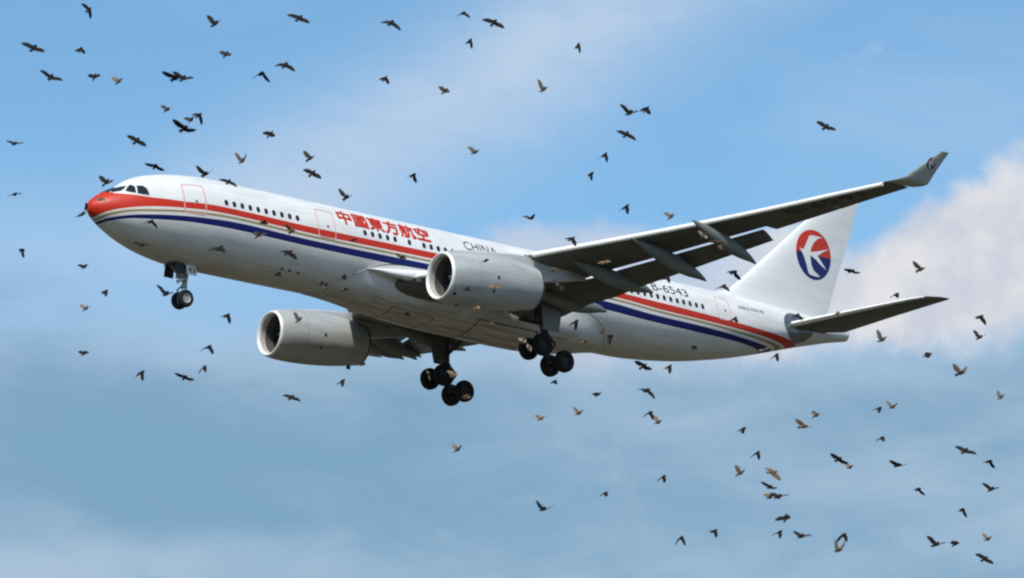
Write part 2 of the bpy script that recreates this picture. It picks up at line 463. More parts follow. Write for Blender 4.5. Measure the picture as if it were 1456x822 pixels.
# cabin windows: one rounded pane each, surround and glass
def rrect(w, h, r, n=4):
    P = []
    for cx, cy, a0 in ((w - r, h - r, 0), (-w + r, h - r, 90), (-w + r, -h + r, 180), (w - r, -h + r, 270)):
        for i in range(n + 1):
            t = math.radians(a0 + 90 * i / n); P.append((cx + r * math.cos(t), cy + r * math.sin(t)))
    return P
wx = [8.41 + .6 * i for i in range(10)] + [19.07 + .595 * i for i in range(5)] + [22.6] + [23.77 + .58 * i for i in range(24)] + [38.25 + .58 * i for i in range(17)]
OUT = rrect(.135, .18, .11)
ZW = .855
me_win = None
for x in wx:
    if x > 37.9 and x < 38.2: continue
    if me_win is None or x > 45.5:
        me = bpy.data.meshes.new("cabin_window")
        x0 = 20.0 if x < 45.5 else x
        c = skin(x0, ZW)
        Vw = [Vector(skin(x0 + a, ZW + b, .012)) - Vector(c) for a, b in OUT]
        me.from_pydata([tuple(v) for v in Vw], [], [tuple(range(len(Vw)))])
        me.materials.append(M_GLASS)
        if x < 45.5: me_win = me
    link("cabin_window", me_win if x < 45.5 else me, FUS, skin(x, ZW))

# doors
def door(x0, x1, z0, z1, name="door", mat_=M_PINK, lw=.055, handle=True):
    cx, hw = (x0 + x1) / 2, (x1 - x0) / 2
    t0 = math.asin(z0 / 2.82); t1 = math.asin(z1 / 2.82); ct, ht = (t0 + t1) / 2, (t1 - t0) / 2 * 2.82
    def loop(d):
        P = rrect(hw - d, ht - d, .2 - d * .5, 4); Q = []
        for i in range(len(P)):
            a, b = P[i], P[(i + 1) % len(P)]
            k = max(1, int(math.dist(a, b) / .18))
            Q += [(a[0] + (b[0] - a[0]) * j / k, a[1] + (b[1] - a[1]) * j / k) for j in range(k)]
        return Q
    f = lambda a, b, o: arc(cx + a, ct + b / 2.82, o)
    L = loop(0); n = len(L)
    R = [f(a, b, .012) for a, b in L] + [f(a * (1 - lw / hw), b * (1 - lw / ht), .012) for a, b in L]
    part("door_outline", R, [(i, (i + 1) % n, n + (i + 1) % n, n + i) for i in range(n)], mat_, FUS, smooth=False)
    if handle:
        P = rrect(.09, .06, .05, 3)
        part("door_window", [f(a + .1, b - .25, .016) for a, b in P], [tuple(range(len(P)))], M_INK, FUS, smooth=False)
    return cx
door(5.36, 6.92, -.22, 1.80, lw=.085)
door(15.36, 16.75, -.03, 1.86, lw=.065)
door(48.95, 50.2, .05, 1.86, lw=.05)

# lettering on the fuselage
def fuse_text(body, x0, th0, size, m, bold=0, width=None, name="lettering"):
    me = None
    for k, (du, dv) in enumerate(((0, 0), (bold, 0), (-bold, 0), (0, bold), (0, -bold)) if bold else ((0, 0),)):
        bm = text_bm(body, size, 0, .4, .12, width)
        for v in bm.verts: v.co = Vector(arc(x0 + v.co.x + du, math.radians(th0) + (v.co.y + dv) / 2.82, .012 + .004 * k))
        t = bpy.data.meshes.new(name); bm.to_mesh(t); bm.free()
        if me is None: me = t; J = bmesh.new(); J.from_mesh(me)
        else: J.from_mesh(t)
    J.to_mesh(me); J.free(); me.materials.append(m)
    link(name, me, FUS)
fuse_text("中國東方航空", 17.2, 27.0, 1.30, M_RED, .045, 7.25)
fuse_text("CHINA", 27.25, 26.5, 1.08, M_INK, 0, 2.75)
fuse_text("EASTERN", 32.4, 26.5, 1.08, M_INK, 0, 4.3)
fuse_text("B-6543", 43.2, 27, 1.05, M_INK, 0, 3.25)
fuse_text("AIRBUS A330-300", 51.05, 25.0, .42, M_INK, .0, 2.6)

# small vents and masts
def disc(c, r, nrm, name, m, parent, n=14):
    nrm = Vector(nrm).normalized(); u = nrm.orthogonal().normalized(); w = nrm.cross(u); c = Vector(c)
    Vd = [c + (u * math.cos(2 * PI * i / n) + w * math.sin(2 * PI * i / n)) * r for i in range(n)]
    part(name, Vd, [tuple(range(n))], m, parent, smooth=False)
for x, th in ((13.35, -51), (13.95, -51.5), (14.6, -52)):
    p = arc(x, math.radians(th), .014); disc(p, .10, (0, p[1], p[2]), "vent", M_RUBBER, FUS)
# APU exhaust at the end of the tail cone
zc_ = (ft(63.1) + fb(63.1)) / 2
V, F = loft([[(63.08 + .05 * k, p[1] * s, zc_ + (p[2] - zc_) * s) for p in (arc(63.1, math.asin(math.sin(t)), 0, -1 if math.cos(t) >= 0 else 1) for t in [2 * PI * i / 32 + PI / 32 for i in range(32)])] for k, s in ((0, 1.02), (1, .98), (1, .72), (-3, .66))], cap0=False)
part("exhaust_outlet", V, F, M_HOT, FUS)

# belly fairing: a sheet wrapped round the lower fuselage, bulging between the wings
BX = [16.2, 16.6, 17.4, 18.4, 19.4, 20.4, 22, 26, 33, 35.5, 37.2, 38.7, 39.8, 40.4]
BTH = [-88, -76, -58, -41, -28, -19, -14, -12, -12, -16, -22, -33, -58, -86]
BBU = [0, .005, .03, .09, .18, .29, .46, .68, .78, .72, .52, .28, .07, 0]
bth, bbu = pchip(BX, BTH), pchip(BX, BBU)
def belly_pt(x, q, side=1, off=0.0):
    """q: 0 at the keel .. 1 at the upper edge"""
    tt = math.radians(bth(x)); th = -PI / 2 + (tt + PI / 2) * q
    e = min(1.0, (1 - q) / .55); e = e * e * (3 - 2 * e)
    r = 2.845 + bbu(x) * e * (1 + .22 * math.sin(2 * (th + PI / 2)) ** 2) + off
    return (x, side * r * math.cos(th), r * math.sin(th))
bxs = [16.2, 16.35, 16.6, 16.9, 17.2, 17.6, 18, 18.4] + [18.9 + .5 * i for i in range(40)] + [39.0, 39.4, 39.8, 40.1, 40.3, 40.4]
R = []
for x in bxs:
    P = [belly_pt(x, i / 16, -1) for i in range(16, 0, -1)] + [belly_pt(x, i / 16, 1) for i in range(0, 17)]
    e0 = Vector(P[0]); e1 = Vector(P[-1]); k = 2.79 / 2.845
    R.append([(x, e0.y * k, e0.z * k)] + P + [(x, e1.y * k, e1.z * k)])
BELLY = part("belly_fairing", *loft(R, False, False, closed=False), M_BELLY, PLANE, angle=60)
# painted-over seam along its upper edge
for side in (-1, 1):
    V = []
    for x in bxs:
        for q in (1.0, .985): V.append(belly_pt(x, q, side, .006))
    part("fairing_seam", V, [(2 * i, 2 * i + 1, 2 * i + 3, 2 * i + 2) for i in range(len(bxs) - 1)], M_DARK, BELLY)
# dark wheel-bay and pack outlines under the belly
for (x0, x1, y0, y1) in ((28.6, 33.6, -2.3, -.12), (28.6, 33.6, .12, 2.3), (22.2, 25.5, -1.6, -.2), (22.2, 25.5, .2, 1.6)):
    def under(a, b):
        q0, q1 = 0.0, 1.0
        for _ in range(24):
            qm = (q0 + q1) / 2
            if belly_pt(a, qm)[1] < abs(b): q0 = qm
            else: q1 = qm
        p = belly_pt(a, q0, 1 if b > 0 else -1, .012); return p
    P = rrect((x1 - x0) / 2, (y1 - y0) / 2, .15, 3); cx, cy = (x0 + x1) / 2, (y0 + y1) / 2; Q = []
    for i in range(len(P)):
        a, b = P[i], P[(i + 1) % len(P)]; k = max(1, int(math.dist(a, b) / .3))
        Q += [(a[0] + (b[0] - a[0]) * j / k, a[1] + (b[1] - a[1]) * j / k) for j in range(k)]
    n = len(Q); s = 1 - .035
    part("bay_door_seam", [under(cx + a, cy + b) for a, b in Q] + [under(cx + a * s, cy + b * (1 - .05)) for a, b in Q], [(i, (i + 1) % n, n + (i + 1) % n, n + i) for i in range(n)], M_DARK, BELLY, smooth=False)

# ------------------------------------------------------------------ aerofoil surfaces
def foil(xc, t, camber=.015):
    yt = 5 * t * (.2969 * math.sqrt(xc) - .126 * xc - .3516 * xc ** 2 + .2843 * xc ** 3 - .1036 * xc ** 4)
    yc = camber * 4 * xc * (1 - xc)
    return yc + yt, yc - yt
def section(le, chord, t, inc, x0=0.0, x1=1.0, n=14, camber=.015, nrm=(0, 0, 1)):
    """closed loop of points of an aerofoil slice from fraction x0 to x1; inc = nose-up radians"""
    A = [x0 + (x1 - x0) * (.5 - .5 * math.cos(PI * i / n)) if x0 == 0 else x0 + (x1 - x0) * i / n for i in range(n + 1)]
    up = [(a, foil(a, t, camber)[0]) for a in A]; lo = [(a, foil(a, t, camber)[1]) for a in A]
    loop = up[::-1] + (lo[1:] if x0 == 0 else lo)
    if x1 == 1.0: loop = loop[:-1] if abs(up[-1][1] - lo[-1][1]) < 1e-6 else loop
    ci, si = math.cos(inc), math.sin(inc); nrm = Vector(nrm); P = []
    for a, b in loop:
        dx, dz = chord * (a * ci + b * si), chord * (-a * si + b * ci)
        P.append(tuple(Vector(le) + Vector((dx, 0, 0)) + nrm * dz))
    return P

WY = [1.2, 2.82, 9.4, 14, 18.5, 22.2, 26, 28.6]
WLX = [20.2, 21.45, 26.5, 30.35, 33.9, 36.6, 39.2, 41.05]
WLZ = [-1.7, -1.5, -.53, .23, .98, 1.60, 2.23, 2.67]
WTE = [32.7, 32.85, 33.9, 36.0, 38.15, 39.85, 41.5, 42.75]
WT = [.125, .12, .10, .09, .085, .085, .085, .085]
wlx, wlz, wte, wth = pchip(WY, WLX), pchip(WY, WLZ), pchip(WY, WTE), pchip(WY, WT)
INC = math.radians(2.0)
def wsta(y):   # leading edge of the clean wing box (slats sit ahead of it), chord, thickness
    c0 = wte(y) - wlx(y)
    return (wlx(y) + .035 * c0, wlz(y) - .022 * c0 - .06), c0 * .965, wth(y)
CUT = .765
def wpt(y, xc, surf):      # surf 0 upper, 1 lower, 2 mean
    (lx, lz), c, t = wsta(y); u, l = foil(xc, t); z = (u, l, (u + l) / 2)[surf]
    return lx + c * (xc * math.cos(INC) + z * math.sin(INC)), lz + c * (-xc * math.sin(INC) + z * math.cos(INC))

EMB_BIRD = [(-.262, .718), (-.081, .776), (.489, .779), (.228, .681), (.003, .498), (-.139, .284), (-.21, .075), (.091, .134), (.898, .386), (.479, .17), (.218, -.004), (.738, -.485), (.393, -.346), (.086, -.17), (-.211, -.051), (-.198, -.181), (-.15, -.437), (-.014, -.641), (.375, -.833), (.076, -.861), (-.259, -.834), (-.335, -.752), (-.459, -.414), (-.593, -.135), (-.709, .034), (-.821, .155), (-.605, .109), (-.421, .417)]
def emblem(fn, parent, name="emblem", n=48):
    """round badge: red upper half, blue lower half, white swallow on top"""
    V, F, mi = [], [], []
    def addp(P, off, m):
        o = len(V); V.extend(fn(a, b, off) for a, b in P); F.append(tuple(range(o, o + len(P)))); mi.append(m)
    for m_, t0 in ((0, 0), (1, PI)):
        bm = flat_bm([[(math.cos(t0 + PI * i / n), math.sin(t0 + PI * i / n)) for i in range(n + 1)]], .2, .25)
        bm.verts.index_update(); o = len(V); V.extend(fn(v.co.x, v.co.y, .014) for v in bm.verts)
        for f in bm.faces: F.append(tuple(o + v.index for v in f.verts)); mi.append(m_)
        bm.free()
    bm = flat_bm([EMB_BIRD], .2, .25)
    bm.verts.index_update(); o = len(V)
    V.extend(fn(v.co.x, v.co.y, .022) for v in bm.verts)
    for f in bm.faces: F.append(tuple(o + v.index for v in f.verts)); mi.append(2)
    bm.free()
    part(name, V, F, [M_RED, M_BLUE, M_WHITE], parent, smooth=False, mi=mi)

def make_wing(s):
    side = -1 if s < 0 else 1
    Y = lambda y: side * y
    # main box, cut at the flap line
    ys = [1.2, 2.82, 4, 6, 8, 9.4, 11, 13, 15, 17, 18.5, 20, 21.5, 23, 25, 26.8, 28.2]
    R = []
    for y in ys:
        (lx, lz), c, t = wsta(y)
        R.append([(p[0], Y(y), p[2]) for p in section((lx, 0, lz), c, t, INC, 0, CUT, 16)])
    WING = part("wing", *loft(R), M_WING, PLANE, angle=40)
    # upper shroud (spoiler panels) reaching back over the flaps
    # slats
    def slat(y0, y1):
        R = []
        for i in range(6):
            y = y0 + (y1 - y0) * i / 5; x, z = wlx(y), wlz(y); k = .44 - .10 * max(0, (y - 9) / 19.6); w = 1.5 if y < 9 else 1.0
            Q = [(.95 * w, .50), (.62 * w, .53), (.34, .47), (.14, .33), (.02, .12), (-.03, -.10), (.0, -.32), (.08, -.50), (.17, -.52), (.15, -.30), (.18, -.05), (.30, .18), (.52 * w, .34)]
            R.append([(x + a * k / .44, Y(y), z - .16 + d * k * .92) for a, d in Q])
        part("slat", *loft(R), M_SLAT, WING, angle=50)
    for y0, y1 in ((3.5, 8.75), (9.95, 13.2), (13.24, 16.6), (16.64, 20.1), (20.14, 23.4), (23.44, 27.9)): slat(y0, y1)
    # glove filling the corner between fuselage and wing leading edge
    R = []
    for y, x, z, hh in ((2.3, 19.0, -1.3, .05), (2.75, 19.75, -1.33, .24), (3.1, 20.65, -1.38, .40), (3.5, 21.55, -1.44, .52), (3.9, 22.2, -1.47, .55)):
        Q = [(3.2, .9), (1.6, .85), (.7, .62), (.2, .33), (0, 0), (.15, -.35), (.6, -.68), (1.6, -.95), (3.2, -1.15)]
        R.append([(x + a_, Y(y), z + d_ * hh) for a_, d_ in Q])
    part("wing_root_glove", *loft(R), M_WHITE, WING, angle=60)
    # flaps
    def flap(y0, y1, d0, d1, k0, k1):
        R = []
        for i in range(7):
            f = i / 6; y = y0 + (y1 - y0) * f; dl = math.radians(d0 + (d1 - d0) * f); k = k0 + (k1 - k0) * f
            G = min(1, max(0, (y - 7.9) / 1.4)); x, z = wpt(y, CUT, 1); c = (wsta(y)[1]) * k
            R.append([(p[0], Y(y), p[2]) for p in section((x + .03 * c * G - .07 * c * (1 - G), 0, z - (.10 + .02 * c) * G + .06 * (1 - G)), c, .15, dl, 0, 1, 10, .02)])
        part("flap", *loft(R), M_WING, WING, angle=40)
    flap(3.15, 9.62, 11, 26, .29, .295)
    flap(9.66, 19.7, 27, 29, .29, .285)
    # ailerons
    def aileron(y0, y1, d):
        R = []
        for i in range(5):
            y = y0 + (y1 - y0) * i / 4; (lx, lz), c, t = wsta(y); x, z = wpt(y, CUT + .012, 2); u, l = foil(CUT, t)
            h = (u - l) * c * .46; cc = c * (1 - CUT) * 1.0; di = INC + math.radians(d)
            q = [(0, h * .55), (.03 * cc, h), (cc, .01), (cc, -.01), (.03 * cc, -h), (0, -h * .55)]
            R.append([(x + a * math.cos(di) + b * math.sin(di), Y(y), z - a * math.sin(di) + b * math.cos(di)) for a, b in q])
        part("aileron", *loft(R), M_WING, WING, angle=30)
    aileron(19.95, 24.0, 4); aileron(24.06, 28.15, 5)
    # flap track fairings
    def canoe(y, x0, tipx, tipz, w, h):
        (lx, lz), c, t = wsta(y); n = 24; R = []
        z0 = wpt(y, max(.03, (x0 - lx) / c), 1)[1] - .02
        for i in range(n + 1):
            f = i / n; x = x0 + (tipx - x0) * f
            zc = z0 + (tipz - z0) * (f * .55 + .45 * f ** 2.2) - .22 * math.sin(PI * min(1, f * 1.1))
            r = math.sin(PI / 2 * (f / .58)) ** .75 if f < .58 else max(0, 1 - .86 * ((f - .58) / .42) ** 2.0)
            r = max(r, .02)
            R.append([(x, Y(y) + w * r * math.cos(q), zc + h * r * math.sin(q)) for q in [2 * PI * k / 16 for k in range(16)]])
        part("flap_track_fairing", *loft(R), M_FAIR, WING, angle=60)
    if side < 0: CAN = ((6.5, 29.0, 35.9, -2.10, .42, .50), (10.9, 29.4, 36.15, -1.70, .43, .52), (14.9, 31.0, 37.25, -1.56, .40, .50), (18.6, 32.9, 38.25, -1.06, .36, .46))
    else: CAN = ((6.5, 27.6, 34.2, -2.45, .42, .50), (10.9, 27.2, 33.35, -2.38, .43, .50), (14.9, 31.0, 36.7, -.95, .40, .46), (18.6, 32.9, 37.9, -.25, .36, .40))
    for k_ in CAN: canoe(*k_)
    # winglet: blended up from the tip
    ST = [(28.22, 40.95, 2.56, 1.95, 0), (28.7, 41.2, 2.60, 2.15, 4), (28.92, 41.38, 2.68, 2.12, 30), (29.0, 41.55, 2.80, 2.0, 62), (29.4, 42.25, 3.36, 1.48, 64), (29.8, 43.0, 3.95, .98, 64), (30.1, 43.65, 4.47, .62, 64)]
    R = []
    for y, x, z, c, cant in ST:
        a = math.radians(cant); nrm = (0, -side * math.sin(a), math.cos(a))
        R.append([(p[0], p[1], p[2]) for p in section((x, Y(y), z), c, .095, math.radians(2), 0, 1, 10, .0, nrm)])
    part("winglet", *loft(R), M_WLET, WING, angle=50)
    # badge on the outer face of the winglet
    a = math.radians(63); sp = Vector((.75, side * math.cos(a), math.sin(a))).normalized()
    ctr = Vector((43.12, Y(29.63), 3.74)); out = Vector((0, side * math.sin(a), -math.cos(a)))
    spn = Vector((0, side * math.cos(a), math.sin(a)))
    emblem(lambda u, v, o: tuple(ctr + Vector((1, 0, 0)) * (u * .36) * 1.0 + spn * (v * .36) + out * (o + .075)), WING, "winglet_emblem", 20)
    # registration under the port wing
    if side < 0:
        bm = text_bm("B-6543", 1.55, .0, .4, .4, 4.3)
        def under(u, v):
            y = 22.1 + u; (lx, lz), c, t = wsta(y); xc = .60 - v / c + .0
            x, z = wpt(y, min(.74, max(.05, xc)), 1)
            return (x, Y(y), z - .02)
        bm_part("wing_lettering", bm, under, M_DIMINK, WING)
    # slot strakes: static dischargers on the tip trailing edge
    return WING
for s in (-1, 1): make_wing(s)

# ------------------------------------------------------------------ tail
def surf_part(name, stations, m, parent, x0, x1, nrm=(0, 0, 1), n=12, inc=0.0):
    R = [section((x, y, z), c, t, inc, x0, x1, n, 0.0, nrm) for (x, y, z, c, t) in stations]
    return part(name, *loft(R), m, parent, angle=40)
fin_st = []
for k in range(9):
    f = k / 8; z = 2.3 + (11.25 - 2.3) * f
    le = 51.0 + (61.72 - 51.0) * ((z - 2.3) / (11.25 - 2.3)); te = 61.45 + (64.5 - 61.45) * ((z - 3.2) / 8.03)
    if z < 4: le -= .55 * ((4 - z) / 1.7) ** 2
    fin_st.append((le, 0, z, te - le, .085 + .02 * f))
FIN = surf_part("tail_fin", fin_st, M_WHITE, PLANE, 0, .70, (0, -1, 0))
surf_part("rudder", fin_st, M_WHITE, FIN, .7015, 1.0, (0, -1, 0), 8)
cap = [(61.6 + .1, 0, 11.25, 2.85, .1), (61.95, 0, 11.36, 2.6, .07), (62.3, 0, 11.40, 2.2, .02)]
surf_part("fin_tip", cap, M_WHITE, FIN, 0, 1.0, (0, -1, 0))
# dorsal fillet
R = []
for i in range(10):
    f = i / 9; x = 48.8 + 5.2 * f; zt = ft(x) - .05; h = .04 + 1.35 * f ** 2.2; w = .10 + .30 * f
    R.append([(x, -w, zt - .1), (x, -w * .55, zt + h * .45), (x, -.05, zt + h), (x, .05, zt + h), (x, w * .55, zt + h * .45), (x, w, zt - .1)])
part("dorsal_fillet", *loft(R), M_WHITE, FIN, angle=60)
def fin_skin(u, v, o):
    x, z = 59.96 + u * 1.73, 6.94 + v * 1.73
    f = (z - 2.3) / 8.95; le = 51.0 + 10.72 * f; te = 61.45 + 3.05 * ((z - 3.2) / 8.03); ch = te - le; xc = (x - le) / ch
    return (x, -(foil(xc, .085 + .02 * f, 0)[0] * ch + o), z)
emblem(fin_skin, FIN)
for side in (-1, 1):
    st = [(55.2, side * .6, 1.1, 6.5, .10), (56.05, side * 1.5, 1.22, 5.65, .10), (58.75, side * 5.6, 1.85, 4.0, .10), (60.9, side * 8.9, 2.33, 2.75, .10), (61.7, side * 9.55, 2.48, 2.25, .08), (62.9, side * 9.75, 2.62, 1.1, .05)]
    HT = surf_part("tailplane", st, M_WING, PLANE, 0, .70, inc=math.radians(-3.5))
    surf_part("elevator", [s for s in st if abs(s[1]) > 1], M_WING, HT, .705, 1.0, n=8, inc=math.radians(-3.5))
    # bright leading edge strip
    R = []
    for (x, y, z, c, t) in st[1:5]:
        R.append(section((x - .012, y, z), c * 1.002, t * 1.05, math.radians(-3.5), 0, .07, 6, 0))
    part("leading_edge", *loft(R), M_SLAT, HT, angle=40)
    # bare metal root plate on the fuselage side
    P = [(57.1 + 1.55 * math.cos(2 * PI * i / 28), 1.18 + .98 * math.sin(2 * PI * i / 28)) for i in range(28)]
    bm_part("tailplane_root_plate", flat_bm([P], .3, .2), lambda a, b: skin(a, b, .02, side), M_PLATE, FUS)

# ------------------------------------------------------------------ engines
def make_engine(side):
    cy = side * 9.37; X0 = 20.05
    zc = pchip([0, .6, 3.6, 8], [-3.03, -2.98, -2.80, -2.62])
    def rings_(prof, n=56): return [[(X0 + a, cy + r * math.cos(2 * PI * i / n), zc(a) + r * math.sin(2 * PI * i / n)) for i in range(n)] for a, r in prof]
    cowl = [(.16, 1.475), (.4, 1.545), (.8, 1.61), (1.4, 1.67), (2.2, 1.71), (3.2, 1.715), (4.2, 1.68), (5.1, 1.615), (5.9, 1.53), (6.6, 1.435), (7.1, 1.36), (7.35, 1.315), (7.33, 1.26), (6.6, 1.28), (5.6, 1.2)]
    ENG = part("engine", *loft(rings_(cowl), False, False), M_NAC, PLANE, angle=30)
    lip = [(.165, 1.478), (.07, 1.45), (.015, 1.41), (0, 1.37), (.02, 1.335), (.08, 1.29), (.18, 1.255)]
    part("intake_lip", *loft(rings_(lip), False, False), M_LIP, ENG, angle=60)
    duct = [(.18, 1.255), (.40, 1.232), (.55, 1.231)]
    part("intake_duct", *loft(rings_(duct), False, False), M_DUCT, ENG, angle=60)
    part("shaded_duct_rear", *loft(rings_([(.55, 1.231), (.62, 1.232), (1.25, 1.25), (1.9, 1.255)]), False, False), M_DUCT_SHADE, ENG, angle=60)  # rear duct wall coloured dark to imitate the shadow inside the intake
    # fan: 26 twisted blades
    b = MB(); zf = zc(1.5)
    for k in range(26):
        t0 = 2 * PI * k / 26; R = []
        for r, tw, ch in ((.38, 30, .26), (.7, 42, .30), (1.0, 54, .33), (1.245, 62, .34)):
            a = math.radians(tw); P = []
            for e, th in ((-.5, 0), (0, .03), (.5, 0), (0, -.03)):
                ax = X0 + 1.25 + e * ch * math.cos(a); tg = e * ch * math.sin(a) + th
                ang = t0 + tg / r
                P.append((ax, cy + r * math.cos(ang), zf + r * math.sin(ang)))
            R.append(P)
        b.add(*loft(R))
    b.build("fan", M_FAN, ENG, angle=40)
    sp = [(.75, .005), (.78, .06), (.88, .17), (1.05, .30), (1.25, .40), (1.5, .42)]
    part("spinner", *loft(rings_(sp, 24)), M_FAN, ENG)
    part("fan_back_plate", *loft(rings_([(1.72, .4), (1.74, 1.25)], 32), False, False), M_DARK, ENG)
    core = [(5.2, .92), (6.2, .80), (7.0, .62), (7.7, .40), (8.1, .16), (8.2, .02)]
    part("exhaust_cone", *loft(rings_(core, 24)), M_HOT, ENG)
    noz = [(7.25, 1.345), (7.42, 1.305), (7.40, 1.25), (7.2, 1.24)]
    part("exhaust_nozzle", *loft(rings_(noz), False, False), M_HOT, ENG)
    # pylon
    R = []
    for x, zl, zh, w in ((22.2, -1.5, -1.12, .03), (22.8, -1.6, -1.02, .14), (23.8, -1.6, -.92, .22), (25.0, -1.6, -.80, .27), (26.2, -1.7, -.70, .30), (27.2, -1.9, -.72, .30), (28.4, -2.05, -.80, .28), (30.0, -1.75, -.95, .22), (31.2, -1.5, -1.05, .10), (31.8, -1.4, -1.15, .02)):
        R.append([(x, cy - w, zl), (x, cy - w, zh - .08), (x, cy - w * .5, zh), (x, cy + w * .5, zh), (x, cy + w, zh - .08), (x, cy + w, zl)])
    part("pylon", *loft(R), M_PYL, ENG, angle=40)
    # service vents, drain mast, cowl seams
    for a, th in ((3.4, 183 if side < 0 else 183), (3.2, 212)):
        r = 1.728; t = math.radians(th); p = (X0 + a, cy + r * math.cos(t), zc(a) + r * math.sin(t))
        disc(p, .10, (0, math.cos(t), math.sin(t)), "vent", M_RUBBER, ENG)
    for a, r in ((2.05, 1.704), (4.7, 1.634)):
        part("cowl_seam", *loft(rings_([(a, r + .004), (a + .02, r + .004 - (.001 if a < 3 else .003))], 56), False, False), M_FAIR, ENG)
    bmst = MB().box((X0 + 6.5, cy, zc(6.5) - 1.52), .30, .06, .34)
    bmst.build("drain_mast", M_DARK, ENG, smooth=False)
for s in (-1, 1): make_engine(s)

# ------------------------------------------------------------------ landing gear
def wheel_mesh(r, w, rim, name="wheel"):
    hw = w / 2
    prof = [(-hw * .45, .02), (-hw * .5, r * .16), (-hw * .30, r * .20), (-hw * .38, r * .44), (-hw * .82, r * .52), (-hw * .86, r * .56), (-hw, r * .70), (-hw * .97, r * .86), (-hw * .80, r * .96), (-hw * .45, r), (hw * .45, r), (hw * .80, r * .96), (hw * .97, r * .86), (hw, r * .70), (hw * .86, r * .56), (hw * .82, r * .52), (hw * .38, r * .44), (hw * .30, r * .20), (hw * .5, r * .16), (hw * .45, .02)]
    n = 28; V, F = loft(lathe(prof, n, 'y')); mi = []
    for i in range(len(prof) - 1): mi += [1 if 5 <= i <= 13 else 0] * n
    mi += [0, 0]
    return mesh(name, V, F, [rim, M_TYRE], mi=mi, angle=40)
WH_M = wheel_mesh(.70, .52, M_RIMD)
WH_N = wheel_mesh(.53, .36, M_RIM)
def main_gear(side):
    c = Vector((31.82, side * 5.34, -5.33)); T = math.radians(24)
    ax = Vector((math.cos(T), 0, -math.sin(T)))
    top = Vector((31.35, side * 5.0, -1.7))
    b = MB()
    b.tube(c + Vector((-.12, 0, 1.25)), top, .25, .30, 16)
    b.tube(c + Vector((-.12, 0, 1.35)), c + Vector((-.12, 0, 1.05)), .32, .32, 16)
    b.tube(top + Vector((0, 0, -.1)), top + Vector((-1.3, 0, -.1)), .16, .14)
    b.tube(top + Vector((0, 0, -.1)), top + Vector((1.3, 0, -.1)), .16, .14)
    G = b.build("main_landing_gear", M_STRUTD, PLANE)
    MB().tube(c + Vector((0, 0, .05)), c + Vector((-.12, 0, 1.2)), .17, .17, 14).build("oleo_strut", M_CHROME, G)
    b = MB().tube(c - ax * 1.05, c + ax * 1.05, .17, .17, 12)
    b.tube(c + Vector((0, 0, -.22)), c + Vector((0, 0, .35)), .22, .22)
    for k in (-.98, .98): b.tube(c + ax * k + Vector((0, -.78, 0)), c + ax * k + Vector((0, .78, 0)), .09, .09, 10)
    b.build("bogie_beam", M_STRUTD, G)
    for k in (-.98, .98):
        for l in (-.74, .74):
            link("wheel", WH_M, G, c + ax * k + Vector((0, l, 0)))
    b = MB().tube(c + Vector((.28, 0, .15)), c + Vector((.75, 0, .8)), .07, .07, 8).tube(c + Vector((.75, 0, .8)), c + Vector((.15, 0, 1.35)), .07, .07, 8)
    b.build("torque_link", M_STRUTD, G)
    b = MB().tube(c + Vector((-.1, 0, 1.9)), (31.5, side * 2.9, -2.6), .12, .12, 10)
    b.tube(c + Vector((-.1, -side * 1.0, 2.25)), (31.4, side * 4.6, -1.9), .07, .07, 8)
    b.build("side_brace", M_STRUTD, G)
    b = MB().tube(c - ax * .75 + Vector((0, 0, .15)), c + Vector((-.38, 0, 1.75)), .06, .06, 8)
    b.tube(c - ax * .4 + Vector((0, .2, .15)), c + Vector((-.34, .1, 1.3)), .03, .03, 6)
    b.tube(c + ax * .5 + Vector((0, .25, .15)), c + Vector((.2, .1, 1.6)), .03, .03, 6)
    b.build("pitch_trimmer", M_STRUT, G)
    # leg door: curved plate outboard of the strut
    R = []
    for i in range(6):
        f = i / 5; z = -1.75 - 2.15 * f; o = side * (5.86 + .10 * math.sin(PI * f))
        x0, x1 = 30.75 + .35 * f, 32.55 - .15 * f
        R.append([(x0, o, z), (x1, o, z), (x1, o + side * .05, z), (x0, o + side * .05, z)])
    part("gear_door", *loft(R), M_FAIR, G, smooth=False)
    MB().tube(c + Vector((-.12, side * .2, 1.7)), (31.7, side * 5.88, -3.3), .05, .05, 8).tube((31.3, side * 5.2, -2.3), (31.7, side * 5.88, -2.4), .05, .05, 8).build("door_link", M_STRUT, G)
for s in (-1, 1): main_gear(s)

